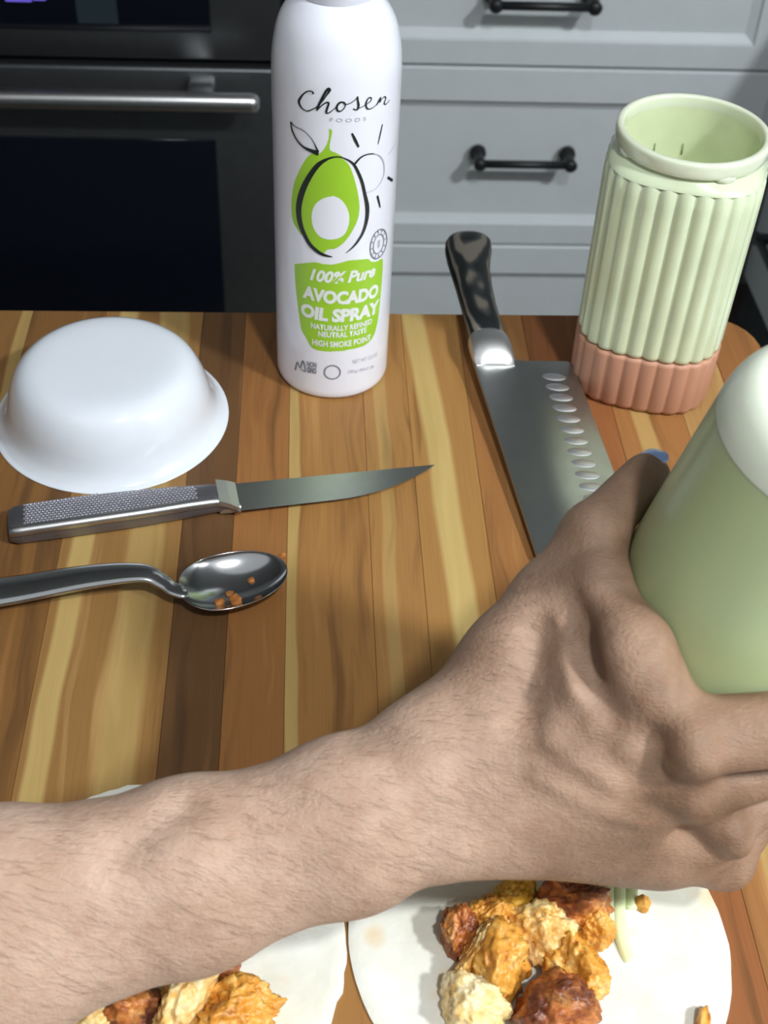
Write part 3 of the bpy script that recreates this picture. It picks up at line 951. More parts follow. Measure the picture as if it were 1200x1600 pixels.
for s, a, b, z0, z1 in ((0.1045, 0.0097, -0.0070, 0.0012, 0.0101), (0.110, 0.0096, -0.0086, 0.0024, 0.0086), (0.1145, 0.0094, -0.0104, 0.0046, 0.0066)):
    bo.append((s, a, b, z0, z1))
bm = bmesh.new()
rings = [[bm.verts.new(kp(s, b, z0)), bm.verts.new(kp(s, b, z1)), bm.verts.new(kp(s, a, z1)), bm.verts.new(kp(s, a, z0))] for s, a, b, z0, z1 in bo]
for a, b in zip(rings, rings[1:]):
    for k in range(4):
        bm.faces.new((a[k], b[k], b[(k + 1) % 4], a[(k + 1) % 4]))
bm.faces.new(rings[0])
bm.faces.new(rings[-1][::-1])
bmesh.ops.recalc_face_normals(bm, faces=bm.faces)
from_bm('bolster', bm, M['bolster'], sk, smooth=False)
sp_, ed_ = [], []
for s in np.linspace(0.1130, 0.2215, 30):
    q = (s - 0.113) / 0.1085
    far = 0.0088 - 0.0010 * q - 0.0 * q
    near = -0.0104 + 0.0012 * q + (max(0, q - 0.45) / 0.55) ** 2.2 * 0.0168
    sp_.append((s, far))
    ed_.append((s, min(near, far - 0.0002)))
bm = bmesh.new()
hi = [bm.verts.new(kp(s, t, 0.0064 - 0.02 * (s - 0.113))) for s, t in sp_]
wd_ = [min(1.0, (a[1] - b[1]) / 0.018) for a, b in zip(sp_, ed_)]
md = [bm.verts.new(kp(s, t, 0.0064 - 0.0014 * w - 0.02 * (s - 0.113))) for (s, t), w in zip(ed_, wd_)]
lo = [bm.verts.new(kp(s, t, 0.0064 - 0.0018 * w - 0.0001 - 0.02 * (s - 0.113))) for (s, t), w in zip(sp_, wd_)]
for a, b in ((hi, md), (md, lo), (lo, hi)):
    for k in range(29):
        bm.faces.new((a[k], a[k + 1], b[k + 1], b[k]))
bmesh.ops.recalc_face_normals(bm, faces=bm.faces)
from_bm('blade', bm, M['blade'], sk, sharp=math.radians(20))

# ------------------------------------------------------------------ spoon
spn = thing('spoon', 'steel spoon holding orange food scraps, left half of the board', 'spoon', (-0.08, 0.42, 0))
SA = Vector((0.948, 0.318, 0)).normalized()
SB = Vector((-0.318, 0.948, 0)).normalized()
SC = Vector((-0.0365, 0.4217, 0))


def bowl_pt(u, w, off=0.0):
    """u along (-1 neck .. 1 tip), w across (-1..1)."""
    half = 0.0178 * math.sqrt(max(0.0, 1 - abs(u) ** 2.3)) * (1 - 0.10 * u)
    depth = (1 - u * u) * (1 - w * w)
    p = SC + SA * (0.0265 * u) + SB * (half * w)
    p.z = 0.0098 - 0.0088 * depth ** 0.8 + off + 0.0012 * max(0, -u - 0.6)
    return p


def spoon_bowl(off0):
    verts, faces = [], []
    NU, NW = 30, 20
    for layer in (0.0, -0.0009):
        for i in range(NU + 1):
            u = -math.cos(math.pi * i / NU) * 0.999
            for j in range(NW + 1):
                verts.append(tuple(bowl_pt(u, -math.cos(math.pi * j / NW), layer)))
    S = (NU + 1) * (NW + 1)
    W_ = NW + 1
    for i in range(NU):
        for j in range(NW):
            a = i * W_ + j
            faces.append((a, a + 1, a + W_ + 1, a + W_))
            faces.append((S + a, S + a + W_, S + a + W_ + 1, S + a + 1))
    for i in range(NU):
        for j in (0, NW):
            a = i * W_ + j
            faces.append((a, a + W_, S + a + W_, S + a))
    return verts, faces


v, f = spoon_bowl(0)
o = from_data('spoon_bowl', v, f, M['steel'], spn)
bm = bmesh.new()
bm.from_mesh(o.data)
bmesh.ops.recalc_face_normals(bm, faces=bm.faces)
bm.to_mesh(o.data)
bm.free()
path = smooth_prof([(-0.262, 0.402, 0.0030), (-0.200, 0.4105, 0.0042), (-0.1465, 0.4160, 0.0068), (-0.105, 0.4208, 0.0120), (-0.080, 0.4215, 0.0140), (-0.0700, 0.4178, 0.0122), (-0.0650, 0.4142, 0.0110), (-0.0610, 0.4134, 0.0101), (-0.0590, 0.4141, 0.0096)], 6)
wid = np.interp(np.linspace(0, 1, len(path)), [0, 0.05, 0.15, 0.42, 0.57, 0.72, 0.80, 0.9, 1.0], [0.004, 0.0095, 0.0105, 0.0072, 0.0046, 0.0038, 0.0042, 0.0050, 0.0046])
bm = bmesh.new()
tube(bm, path, list(wid), 16, 0.34)
from_bm('handle', bm, M['steel'], spn)

# ------------------------------------------------------------------ tortillas


def tortilla(name, cx, cy, R, seed, ragged, label):
    bm = bmesh.new()
    NR, NA = 26, 120
    rng = random.Random(seed)
    rad = []
    for k in range(NA):
        a = 2 * math.pi * k / NA
        q = R * (1 + 0.012 * math.sin(2 * a + seed) + 0.008 * math.sin(3 * a + 2 * seed))
        q += ragged * (noise.noise(Vector((math.cos(a) * 7 + seed, math.sin(a) * 7, 0))) + 0.6 * noise.noise(Vector((math.cos(a) * 22, math.sin(a) * 22, seed))))
        rad.append(q)
    tops, bots = [], []
    for i in range(NR + 1):
        t = i / NR
        ra_, rb_ = [], []
        for k in range(NA):
            a = 2 * math.pi * k / NA
            x, y = cx + rad[k] * t * math.cos(a), cy + rad[k] * t * math.sin(a)
            h = 0.0018 + 0.0005 * noise.noise(Vector((x * 45, y * 45, seed))) + 0.00035 * noise.noise(Vector((x * 130, y * 130, seed)))
            if i == NR:
                h *= 0.55
            ra_.append(bm.verts.new((x, y, h)))
            if i == 0 and k == 0:
                pass
        tops.append(ra_)
    for i in range(NR):
        for k in range(NA):
            bm.faces.new((tops[i][k], tops[i + 1][k], tops[i + 1][(k + 1) % NA], tops[i][(k + 1) % NA]))
    base = [bm.verts.new((v_.co.x, v_.co.y, 0.0001)) for v_ in tops[-1]]
    for k in range(NA):
        bm.faces.new((tops[-1][k], base[k], base[(k + 1) % NA], tops[-1][(k + 1) % NA]))
    bm.faces.new(base[::-1])
    bmesh.ops.remove_doubles(bm, verts=bm.verts, dist=1e-6)
    return tag(from_bm(name, bm, TM, None, sharp=math.radians(60)), label, 'tortilla', 'flour tortillas on the board')


TM = tortilla_mat()
tortilla('tortilla', 0.0885, 0.2385, 0.0735, 3, 0.0004, 'round flour tortilla under the hand, with sauce strands and chicken')
tortilla('tortilla', -0.0610, 0.2385, 0.0740, 8, 0.0016, 'flour tortilla with ragged edge lying under the forearm')

# ------------------------------------------------------------------ chicken


def chunk(x, y, sx, sy, h, rot, seed, mat, label, rough=1.0, z0=0.0016, name='chicken_piece', cuts=4, group='seared chicken pieces on the tortillas', sub=5):
    rng = random.Random(seed)
    bm = bmesh.new()
    bmesh.ops.create_icosphere(bm, subdivisions=sub, radius=1.0)
    planes = []
    for k in range(cuts):
        n_ = Vector((rng.uniform(-1, 1), rng.uniform(-1, 1), rng.uniform(-0.2, 1))).normalized()
        planes.append((n_, rng.uniform(0.55, 0.8)))
    off = Vector((seed * 3.1, seed * 1.7, seed * 0.6))
    cr, sr = math.cos(rot), math.sin(rot)
    for v_ in bm.verts:
        p = v_.co.copy()
        for n_, dd_ in planes:
            t = p.dot(n_) - dd_
            if t > 0:
                p -= n_ * t * 0.85
        q = p * 1.6 + off
        dsp = 0.27 * noise.noise(q) + 0.13 * (1 - abs(noise.noise(q * 2.1)) * 2) * rough + 0.10 * noise.noise(q * 5) * rough + 0.036 * (1 - 2 * abs(noise.noise(Vector((q.x * 16, q.y * 7, q.z * 16))))) * rough + 0.018 * noise.noise(q * 24) * rough
        p += v_.co * dsp
        x_, y_, z_ = p.x * sx, p.y * sy, p.z * h
        z_ += h * 0.62
        if z_ < 0:
            z_ *= 0.05
        v_.co = Vector((x + x_ * cr - y_ * sr, y + x_ * sr + y_ * cr, z0 + z_))
    return tag(from_bm(name, bm, mat), label, 'chicken', group)


G1, G2, G3 = chicken_mat('golden_chicken', GOLD, 1, 0.2), chicken_mat('golden_chicken_spiced', GOLD, 5, 0.35), chicken_mat('golden_yellow_chicken', [(0.3, lin(178, 112, 24)), (0.45, lin(220, 168, 48)), (0.6, lin(232, 186, 76)), (0.72, lin(244, 220, 150))], 8)
B1, B2 = chicken_mat('browned_chicken', BROWN, 2, 0.45), chicken_mat('charred_chicken', BROWN, 7, 0.7)
P1, P2 = chicken_mat('pale_chicken', PALE, 3), chicken_mat('pale_golden_chicken', [(0.28, lin(176, 104, 34)), (0.42, lin(222, 168, 84)), (0.56, lin(240, 214, 152)), (0.7, lin(250, 238, 206))], 6, 0.1)
K = 1 / 8100.0
chunk(0.0795, 0.2530, 72 * K, 56 * K, 0.011, 0.2, 11, G3, 'yellow chicken piece at the back of the pile, half under the hand')
chunk(0.0690, 0.2450, 66 * K, 58 * K, 0.011, 0.5, 12, G1, 'small torn chicken piece between the yellow and the browned one')
chunk(0.0565, 0.2380, 58 * K, 78 * K, 0.011, -0.1, 13, B1, 'reddish-brown chicken piece at the far left of the pile')
chunk(0.0650, 0.2330, 38 * K, 118 * K, 0.011, -0.7, 14, P2, 'narrow torn strip of chicken with a pointed tip', 1.4)
chunk(0.0715, 0.2235, 86 * K, 122 * K, 0.015, -0.25, 15, G2, 'large golden speckled chicken piece in the middle of the pile', 0.8)
chunk(0.0585, 0.2110, 100 * K, 84 * K, 0.011, -0.5, 16, P1, 'pale chicken piece at the front left with white flesh', 0.8)
chunk(0.0880, 0.2380, 104 * K, 100 * K, 0.014, 0.4, 17, P2, 'chunky pale-golden chicken piece behind the middle of the pile')
chunk(0.1000, 0.2480, 118 * K, 70 * K, 0.017, -0.2, 18, B2, 'charred reddish chicken piece beside the sauce strands', 1.0)
chunk(0.1085, 0.2385, 58 * K, 54 * K, 0.010, 0.2, 19, G1, 'small golden chicken piece in front of the charred one', 0.9)
chunk(0.0985, 0.2210, 78 * K, 106 * K, 0.013, 0.3, 20, G1, 'golden-orange chicken piece at the right side of the pile', 1.0)
chunk(0.0885, 0.2060, 108 * K, 96 * K, 0.015, 0.1, 21, B2, 'dark red charred chicken piece at the front of the pile', 0.9)
chunk(0.1310, 0.2512, 24 * K, 24 * K, 0.004, 0.1, 22, G1, 'tiny orange chicken scrap right of the sauce strands', sub=3)
chunk(0.1440, 0.2030, 22 * K, 52 * K, 0.004, -0.5, 23, G2, 'thin orange chicken scrap alone on the right of the tortilla', sub=3)
chunk(-0.0318, 0.2272, 44 * K, 34 * K, 0.006, 0.1, 24, B1, 'small orange-brown chicken scrap touching the forearm shadow', sub=4)
chunk(-0.0450, 0.2140, 66 * K, 120 * K, 0.014, -0.5, 25, P2, 'pale shredded chicken piece with long fibres under the forearm', 1.2)
chunk(-0.0275, 0.2080, 118 * K, 80 * K, 0.012, 0.25, 26, G1, 'crumbly golden chicken piece beside the shredded one', 1.7)
chunk(-0.0625, 0.2100, 90 * K, 76 * K, 0.011, 0.1, 27, B2, 'dark browned chicken piece shaded by the forearm', 1.0)
chunk(-0.0790, 0.2065, 70 * K, 60 * K, 0.010, 0.6, 28, P2, 'pale golden chicken piece left of the dark browned one', 1.1)

# scraps lying in the spoon
for k, (x, y, r, lab) in enumerate(((-0.0285, 0.4275, 0.0018, 'small orange food scrap near the spoon tip'), (-0.0428, 0.4125, 0.0026, 'orange food scrap nearest the spoon handle'),
                                    (-0.0350, 0.4130, 0.0036, 'largest orange food scrap in the spoon'), (-0.0130, 0.4365, 0.0019, 'yellow food scrap on the spoon rim'),
                                    (-0.0388, 0.4195, 0.0019, 'pale food scrap in the middle of the spoon'))):
    u = (Vector((x, y, 0)) - SC).dot(SA) / 0.0265
    half = 0.0178 * math.sqrt(max(0.02, 1 - abs(u) ** 2.3)) * (1 - 0.10 * u)
    w = max(-0.95, min(0.95, (Vector((x, y, 0)) - SC).dot(SB) / half))
    z = bowl_pt(max(-0.99, min(0.99, u)), w).z
    o = chunk(x, y, r, r * 0.85, r * 0.6, k, 40 + k, M['crumb'], lab, 1.2, z - r * 0.2, 'food_scrap', group='orange scraps in the spoon', sub=3)
    o['category'] = 'food scrap'

# ------------------------------------------------------------------ sauce bottle held upside down
P0, AD, E1, E2 = Vector([0.1472, 0.2881, 0.1577]), Vector([0.1299, -0.0995, 0.9865]), Vector([0.9914, 0.0, -0.1305]), Vector([0.013, 0.995, 0.0987])
RC = 0.041
sb = thing('sauce_bottle', 'milky green sauce bottle gripped upside down in the hand', 'bottle', tuple(P0))


def axis_lathe(prof, n=72):
    verts, faces = [], []
    for r, h in prof:
        for i in range(n):
            a = 2 * math.pi * i / n
            verts.append(tuple(P0 + AD * h + E1 * (r * math.cos(a)) + E2 * (r * math.sin(a))))
    for k in range(len(prof) - 1):
        for i in range(n):
            j = (i + 1) % n
            faces.append((k * n + i, k * n + j, (k + 1) * n + j, (k + 1) * n + i))
    return verts, faces


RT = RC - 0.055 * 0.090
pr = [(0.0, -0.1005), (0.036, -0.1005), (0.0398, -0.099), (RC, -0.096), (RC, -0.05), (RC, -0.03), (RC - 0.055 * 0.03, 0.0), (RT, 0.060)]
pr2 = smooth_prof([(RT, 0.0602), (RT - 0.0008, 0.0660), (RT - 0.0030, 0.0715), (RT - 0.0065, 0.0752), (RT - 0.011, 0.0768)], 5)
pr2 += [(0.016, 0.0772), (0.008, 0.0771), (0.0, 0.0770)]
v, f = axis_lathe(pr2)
from_data('base', v, f, M['cup_base_lit'], sb)  # upturned end; its bright lighting is painted in by the paler material
v, f = axis_lathe(pr)
from_data('body', v, f, M['cup'], sb)
pr = [(0.0, -0.1008), (0.0385, -0.1008), (0.0392, -0.102), (0.0392, -0.112), (0.036, -0.1145), (0.012, -0.118), (0.0085, -0.122), (0.0045, -0.1375), (0.0035, -0.1385), (0.0, -0.1386)]
v, f = axis_lathe(pr)
from_data('nozzle_cap', v, f, M['cup'], sb)

# sauce falling from the nozzle and lying on the tortilla
bm = bmesh.new()
tip = P0 + AD * -0.1384
for path, r in (([tuple(tip), (tip.x - 0.001, tip.y - 0.004, 0.012), (0.1285, 0.2720, 0.0055), (0.1235, 0.2610, 0.0046), (0.1206, 0.2480, 0.0042), (0.1200, 0.2400, 0.0034), (0.1210, 0.2320, 0.0024), (0.1222, 0.2285, 0.0016)], 0.0027),
                ([(0.1300, 0.2740, 0.0034), (0.1210, 0.2630, 0.0036), (0.1176, 0.2540, 0.0044), (0.1166, 0.2450, 0.0040), (0.1168, 0.2420, 0.0024)], 0.0025),
                ([(0.1320, 0.2740, 0.0032), (0.1290, 0.2620, 0.0034), (0.1270, 0.2540, 0.0034), (0.1262, 0.2495, 0.0026)], 0.0024)):
    P = [Vector(p) for p in smooth_prof(path, 6)]
    tube(bm, P, [r * (1 + 0.18 * noise.noise(p * 180)) * (0.5 if i in (0, len(P) - 1) else 1) for i, p in enumerate(P)], 12, 0.8)
tag(from_bm('sauce_drizzle', bm, M['drizzle']), 'pale green strands of sauce drizzled over the tortilla and chicken', 'sauce')

# ------------------------------------------------------------------ arm and hand
ARM = {'rad': [[-0.2143, 0.167, 0.1173, 0.041], [-0.1738, 0.1889, 0.0857, 0.035], [-0.1017, 0.2139, 0.0787, 0.0288], [-0.0397, 0.2263, 0.0852, 0.0232], [0.0108, 0.2375, 0.0938, 0.0215], [0.042, 0.2518, 0.104, 0.0185]], 'uln': [[-0.2143, 0.1574, 0.1074, 0.041], [-0.1738, 0.1785, 0.072, 0.034], [-0.0993, 0.2057, 0.066, 0.029], [-0.0381, 0.2198, 0.0713, 0.0225], [0.014, 0.2322, 0.0842, 0.0218], [0.0469, 0.2385, 0.0878, 0.0172]], 'mcp': [[0.1183, 0.2398, 0.1293], [0.1241, 0.2376, 0.105], [0.1368, 0.2377, 0.079], [0.1506, 0.2444, 0.0484]], 'fing': [[[0.1688, 0.2386, 0.1372], [0.1887, 0.2591, 0.1356], [0.1951, 0.28, 0.1359]], [[0.1749, 0.2487, 0.1095], [0.1907, 0.2759, 0.1092], [0.1903, 0.2989, 0.1105]], [[0.1788, 0.2596, 0.0858], [0.1889, 0.2868, 0.0862], [0.1852, 0.3082, 0.0878]], [[0.1795, 0.2708, 0.0625], [0.1848, 0.2939, 0.0631], [0.1801, 0.3137, 0.0647]]], 'th': [[0.0547, 0.2652, 0.109], [0.083, 0.2923, 0.1351], [0.0963, 0.3043, 0.1559], [0.1188, 0.3304, 0.1586]], 'car': [[0.0616, 0.2506, 0.1016], [0.0654, 0.2389, 0.084]], 'web': [[0.0956, 0.2854, 0.147], [0.1038, 0.2611, 0.1485]], 'inter': [0.102, 0.2633, 0.1282], 'thenar': [0.0899, 0.2803, 0.1015], 'hyp': [[0.0768, 0.243, 0.0761], [0.1239, 0.2402, 0.0628]], 'hol': [[0.072, 0.2502, 0.1482], [0.1009, 0.2232, 0.1399], [0.1184, 0.2129, 0.1206]], 'tend': [[0.0585, 0.2496, 0.1104], [0.0737, 0.2589, 0.1357], [0.084, 0.2817, 0.1458]]}
RELIEF = [([0.0844, 0.2781, 0.1529], [0.0901, 0.2563, 0.1436], -0.0032, 0.0065), ([0.0816, 0.275, 0.1439], [0.0848, 0.253, 0.1378], 0.0026, 0.005), ([0.0848, 0.253, 0.1378], [0.0901, 0.2427, 0.1336], 0.0018, 0.005), ([0.0759, 0.272, 0.141], [0.0689, 0.2521, 0.1292], -0.0034, 0.0065), ([0.0996, 0.2482, 0.1503], [0.103, 0.2431, 0.144], 0.0022, 0.009), ([0.1065, 0.2323, 0.1367], [0.1104, 0.227, 0.1266], -0.0042, 0.006), ([0.1184, 0.2291, 0.1395], [0.1194, 0.2264, 0.1353], 0.003, 0.0085), ([0.1249, 0.2261, 0.0913], [0.1398, 0.2251, 0.0776], -0.004, 0.006), ([0.1431, 0.2302, 0.0886], [0.146, 0.2282, 0.0808], 0.003, 0.008), ([0.0767, 0.2408, 0.1265], [0.0962, 0.2292, 0.1195], 0.0012, 0.004), ([0.073, 0.2337, 0.117], [0.1073, 0.2258, 0.1025], 0.0012, 0.004), ([0.0932, 0.2334, 0.1289], [0.1043, 0.2282, 0.1203], -0.0012, 0.005), ([0.1078, 0.2264, 0.1112], [0.1197, 0.2248, 0.1021], -0.0012, 0.005), ([-0.0402, 0.2276, 0.1119], [-0.0575, 0.2159, 0.1075], -0.0024, 0.0075), ([0.0158, 0.25, 0.117], [0.0424, 0.2488, 0.1258], -0.0012, 0.008), ([-0.0128, 0.2156, 0.105], [0.0318, 0.229, 0.1121], 0.001, 0.007)]
person = thing('person', 'bare right forearm and hand reaching in to grip the green bottle', 'person', (-0.1, 0.22, 0.0))
STEP = 0.0016
lo_ = np.array([-0.36, 0.10, -0.005])
hi_ = np.array([0.235, 0.36, 0.215])
dim = np.ceil((hi_ - lo_) / STEP).astype(int) + 1
gx, gy, gz = [lo_[k] + STEP * np.arange(dim[k]) for k in range(3)]
BIG = 0.03


def region(pts, margin):
    mn = np.min(pts, 0) - margin
    mx = np.max(pts, 0) + margin
    i0 = np.clip(np.floor((mn - lo_) / STEP).astype(int), 0, dim - 1)
    i1 = np.clip(np.ceil((mx - lo_) / STEP).astype(int) + 1, 1, dim)
    return tuple(slice(a, b) for a, b in zip(i0, i1))


def cone_sdf(a, b, ra, rb, sl):
    a, b = np.array(a[:3], float), np.array(b[:3], float)
    X = gx[sl[0]][:, None, None] - a[0]
    Y = gy[sl[1]][None, :, None] - a[1]
    Z = gz[sl[2]][None, None, :] - a[2]
    d = b - a
    L2_ = d @ d
    t = np.clip((X * d[0] + Y * d[1] + Z * d[2]) / L2_, 0, 1)
    dist = np.sqrt((X - t * d[0]) ** 2 + (Y - t * d[1]) ** 2 + (Z - t * d[2]) ** 2)
    return dist - (ra + (rb - ra) * t)


def smin(a, b, k):
    h = np.clip(0.5 + 0.5 * (b - a) / k, 0, 1)
    return b * (1 - h) + a * h - k * h * (1 - h)


F = np.full(dim, BIG, dtype=np.float32)


def add(field, a, b, ra, rb, k):
    m = max(ra, rb) + 3 * k + 0.006
    sl = region([a[:3], b[:3]], m)
    s = cone_sdf(a, b, ra, rb, sl)
    field[sl] = smin(field[sl], s, k)


def carve(field, a, b, r, k):
    sl = region([a[:3], b[:3]], r + 3 * k + 0.004)
    s = -cone_sdf(a, b, r, r, sl)
    field[sl] = -smin(-field[sl], -s, k)


R_, U_ = ARM['rad'], ARM['uln']
for ch in (R_, U_):
    for a, b in zip(ch, ch[1:]):
        add(F, a, b, a[3], b[3], 0.010)
for a, b in zip(R_, U_):
    add(F, a, b, a[3] * 0.9, b[3] * 0.9, 0.012)
C0, C1 = ARM['car']
add(F, R_[-1], C0, 0.0185, 0.0165, 0.010)
add(F, U_[-1], C1, 0.0190, 0.0165, 0.010)
mcp = ARM['mcp']
mr = (0.0125, 0.0125, 0.0118, 0.0110)
for k in range(4):
    t = k / 3
    c = [C0[i] * (1 - t) + C1[i] * t for i in range(3)]
    add(F, c, mcp[k], 0.0165, mr[k], 0.010)
for k in range(3):      # flesh between the metacarpals
    c = [(C0[i] + C1[i]) / 2 for i in range(3)]
    mid = [(mcp[k][i] + mcp[k + 1][i]) / 2 for i in range(3)]
    add(F, c, mid, 0.0150, 0.0085, 0.010)
add(F, ARM['hyp'][0], ARM['hyp'][1], 0.0140, 0.0118, 0.012)
add(F, ARM['thenar'], C0, 0.0175, 0.0150, 0.012)
T = ARM['th']
add(F, T[0], T[1], 0.0165, 0.0135, 0.010)
mid_ = [(T[0][i] + T[1][i]) / 2 for i in range(3)]
add(F, [(C0[i] + mid_[i]) / 2 for i in range(3)], ARM['inter'], 0.0170, 0.0150, 0.012)
add(F, mid_, ARM['inter'], 0.0140, 0.0140, 0.012)
add(F, ARM['inter'], [(T[0][i] + mcp[0][i]) / 2 for i in range(3)], 0.0135, 0.0130, 0.010)
W_ = ARM['web']
add(F, T[1], W_[0], 0.0125, 0.0115, 0.008)
add(F, W_[0], W_[1], 0.0115, 0.0110, 0.008)
add(F, W_[1], mcp[0], 0.0110, 0.0115, 0.008)
add(F, W_[0], T[2], 0.0110, 0.0095, 0.008)
add(F, T[1], T[2], 0.0130, 0.0108, 0.005)
add(F, T[2], T[3], 0.0108, 0.0090, 0.004)
FR = [(0.0128, 0.0118, 0.0088, 0.0076), (0.0118, 0.0102, 0.0090, 0.0078), (0.0112, 0.0096, 0.0085, 0.0074), (0.0102, 0.0086, 0.0076, 0.0066)]
for k in range(4):
    G = np.full(dim, BIG, dtype=np.float32)
    J = [mcp[k]] + ARM['fing'][k]
    for j in range(3):
        add(G, J[j], J[j + 1], FR[k][j], FR[k][j + 1], 0.003)
    sl = region([q[:3] for q in J], 0.03)
    F[sl] = smin(F[sl], G[sl], 0.0035)
# knuckle heads
for k in range(4):
    p = np.array(mcp[k])
    up = np.array([-0.30, -0.80, 0.52])
    q = p + up * 0.0030
    add(F, q, q + np.array([0.002, 0, 0]), 0.0108 - 0.0005 * k, 0.0100, 0.004)
# tendons on the back of the hand and the thumb
cdir = np.array([-0.35, -0.72, 0.60])
for k in range(4):
    t = k / 3
    c = np.array([C0[i] * (1 - t) + C1[i] * t for i in range(3)]) + cdir * 0.0125
    add(F, c, np.array(mcp[k]) + cdir * 0.0105, 0.0030, 0.0026, 0.004)
# the bottle presses into the palm
sl = region([tuple(P0 + AD * -0.12), tuple(P0 + AD * 0.1)], 0.06)
X = gx[sl[0]][:, None, None] - P0.x
Y = gy[sl[1]][None, :, None] - P0.y
Z = gz[sl[2]][None, None, :] - P0.z
hh = X * AD.x + Y * AD.y + Z * AD.z
cyl = np.sqrt(np.maximum(X * X + Y * Y + Z * Z - hh * hh, 0)) - (RC + 0.0002 - 0.055 * np.maximum(0, hh + 0.03))
cyl = np.maximum(cyl, np.abs(hh + 0.005) - 0.12)
F[sl] = np.maximum(F[sl], -cyl)


def surface_nets(S):
    ins = S < 0
    nx, ny, nz = S.shape
    c = np.zeros((nx - 1, ny - 1, nz - 1), np.int8)
    for i in (0, 1):
        for j in (0, 1):
            for k in (0, 1):
                c += ins[i:nx - 1 + i, j:ny - 1 + j, k:nz - 1 + k]
    act = np.argwhere((c > 0) & (c < 8))
    idx = -np.ones(c.shape, np.int64)
    idx[tuple(act.T)] = np.arange(len(act))
    acc = np.zeros((len(act), 3))
    cnt = np.zeros(len(act))
    corners = [(i, j, k) for i in (0, 1) for j in (0, 1) for k in (0, 1)]
    for p in corners:
        for q in corners:
            if sum(abs(u - w) for u, w in zip(p, q)) == 1 and p < q:
                sp = S[act[:, 0] + p[0], act[:, 1] + p[1], act[:, 2] + p[2]].astype(float)
                sq = S[act[:, 0] + q[0], act[:, 1] + q[1], act[:, 2] + q[2]].astype(float)
                m = (sp < 0) != (sq < 0)
                t = np.where(m, sp / np.where(m, sp - sq, 1), 0)
                pt = np.array(p)[None] + t[:, None] * (np.array(q) - np.array(p))[None]
                acc[m] += pt[m]
                cnt[m] += 1
    V = act + acc / cnt[:, None]
    faces = []
    for ax in range(3):
        a1, a2 = [(1, 2), (2, 0), (0, 1)][ax]
        sA = [slice(None)] * 3
        sB = [slice(None)] * 3
        sA[ax], sB[ax] = slice(0, -1), slice(1, None)
        cr = ins[tuple(sA)] != ins[tuple(sB)]
        e = np.argwhere(cr)
        e = e[(e[:, a1] > 0) & (e[:, a2] > 0) & (e[:, a1] < S.shape[a1] - 1) & (e[:, a2] < S.shape[a2] - 1)]
        u1 = np.zeros(3, int)
        u1[a1] = 1
        u2 = np.zeros(3, int)
        u2[a2] = 1
        q = np.stack([idx[tuple((e - u1 - u2).T)], idx[tuple((e - u2).T)], idx[tuple(e.T)], idx[tuple((e - u1).T)]], 1)
        flip = ~ins[tuple(e.T)]
        q[flip] = q[flip][:, ::-1]
        faces.append(q)
    return V * STEP + lo_, np.concatenate(faces)


V, Q = surface_nets(F)
# light Laplacian smoothing
E_ = np.concatenate([Q[:, [0, 1]], Q[:, [1, 2]], Q[:, [2, 3]], Q[:, [3, 0]]])
for it in range(4):
    acc = np.zeros_like(V)
    cnt = np.zeros(len(V))
    for a, b in ((0, 1), (1, 0)):
        np.add.at(acc, E_[:, a], V[E_[:, b]])
        np.add.at(cnt, E_[:, a], 1)
    V = V * 0.5 + 0.5 * acc / cnt[:, None]
# tendons, hollows and knuckles as gentle relief along the skin normals
N_ = np.zeros((len(V), 3))
fn = np.cross(V[Q[:, 1]] - V[Q[:, 0]], V[Q[:, 2]] - V[Q[:, 0]])
for k in range(4):
    np.add.at(N_, Q[:, k], fn)
N_ /= np.linalg.norm(N_, axis=1)[:, None] + 1e-12
disp = np.zeros(len(V))
for (p, q, amp, sig) in RELIEF:
    p, q = np.array(p), np.array(q)
    t = np.clip(((V - p) @ (q - p)) / max(1e-9, (q - p) @ (q - p)), 0, 1)
    dd_ = np.linalg.norm(V - p - t[:, None] * (q - p), axis=1)
    disp += 1.25 * amp * np.exp(-(dd_ / sig) ** 2)
near = np.linalg.norm(np.cross(V - np.array(P0), np.array(AD)), axis=1) < RC + 0.0035
hcup = (V - np.array(P0)) @ np.array(AD)
disp[near & (hcup > -0.11)] *= 0.1
V = V + N_ * disp[:, None]
me = bpy.data.meshes.new('arm')
me.from_pydata(V.tolist(), [], Q.tolist())
me.validate()
me.update()
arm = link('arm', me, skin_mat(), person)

# fingernails: small curved plates on the backs of the tips


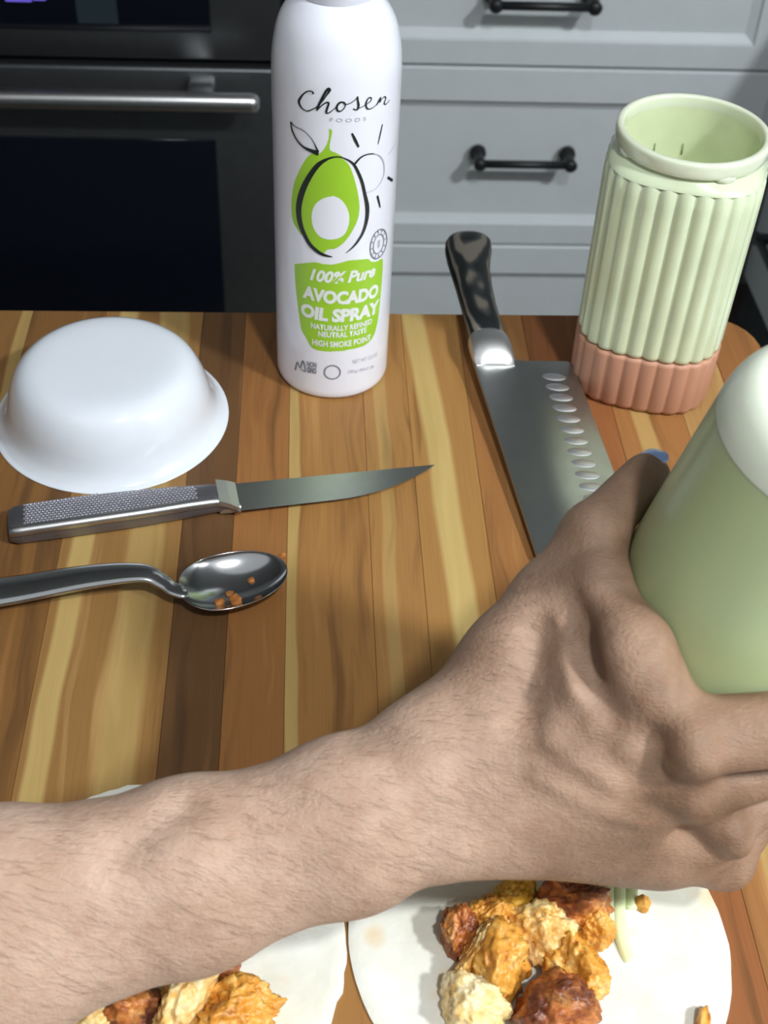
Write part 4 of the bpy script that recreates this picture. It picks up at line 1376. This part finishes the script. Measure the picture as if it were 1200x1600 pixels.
def nail(tip_, prev, outward, r, length):
    tip_, prev = Vector(tip_), Vector(prev)
    t = (tip_ - prev).normalized()
    o_ = (Vector(outward) - t * Vector(outward).dot(t)).normalized()
    s = t.cross(o_).normalized()
    bm = bmesh.new()
    rows = []
    for i in range(8):
        q = i / 7
        row = []
        for j in range(9):
            a = (j / 8 - 0.5) * 1.7
            rr = r * 1.02
            w_ = 1.0 if 0 < i < 7 else 0.75
            p = tip_ + t * (-0.35 * length + length * q) + o_ * (rr * math.cos(a * w_) - 0.0022 * q * q) + s * (rr * math.sin(a * w_))
            row.append(bm.verts.new(p))
        rows.append(row)
    for a, b in zip(rows, rows[1:]):
        for j in range(8):
            bm.faces.new((a[j], a[j + 1], b[j + 1], b[j]))
    r_ = bmesh.ops.extrude_face_region(bm, geom=list(bm.faces))
    for e in r_['geom']:
        if isinstance(e, bmesh.types.BMVert):
            e.co -= o_ * 0.0007
    bmesh.ops.recalc_face_normals(bm, faces=bm.faces)
    return from_bm('fingernail', bm, M['nail'], person)


def radial(p):
    d_ = Vector(p) - P0
    return d_ - AD * d_.dot(AD)


nail(T[3], T[2], radial(T[3]) + AD * 0.07, 0.0084, 0.014)
for k in range(4):
    J = ARM['fing'][k]
    nail(J[2], J[1], radial(J[2]), FR[k][3], 0.011)

# forearm hair: thin tapering ribbons lying along the skin towards the hand
nrm = np.zeros((len(V), 3))
fn = np.cross(V[Q[:, 1]] - V[Q[:, 0]], V[Q[:, 2]] - V[Q[:, 0]])
for k in range(4):
    np.add.at(nrm, Q[:, k], fn)
nrm /= np.linalg.norm(nrm, axis=1)[:, None] + 1e-12
rs = np.random.RandomState(4)
cand = np.where((V[:, 0] < 0.075) & (V[:, 0] > -0.16) & (nrm[:, 2] > -0.35) & (nrm @ np.array([0, -0.75, 0.66]) > -0.2))[0]
pick = rs.choice(cand, 1700, replace=False)
hv, hf = [], []
for i in pick:
    p, n_ = V[i], nrm[i]
    d_ = np.array([0.85, -0.25 + rs.normal(0, 0.12), -0.3 + rs.normal(0, 0.12)])
    d_ -= n_ * (d_ @ n_)
    d_ /= np.linalg.norm(d_)
    side = np.cross(d_, n_)
    L = rs.uniform(0.006, 0.014)
    w_ = rs.uniform(0.00002, 0.00005)
    bend = rs.normal(0, 0.2)
    k0 = len(hv)
    for j, t in enumerate((0, 0.35, 0.7, 1.0)):
        c = p + d_ * (L * t) + side * (bend * L * t * t) + n_ * (0.0001 + 0.0016 * math.sin(t * 2.4) * L / 0.009)
        ww = w_ * (1 - 0.85 * t)
        hv += [c + side * ww, c - side * ww]
    for j in range(3):
        hf.append((k0 + 2 * j, k0 + 2 * j + 1, k0 + 2 * j + 3, k0 + 2 * j + 2))
hair = from_data('arm_hair', hv, hf, M['hair'], person)
hair['kind'] = 'stuff'
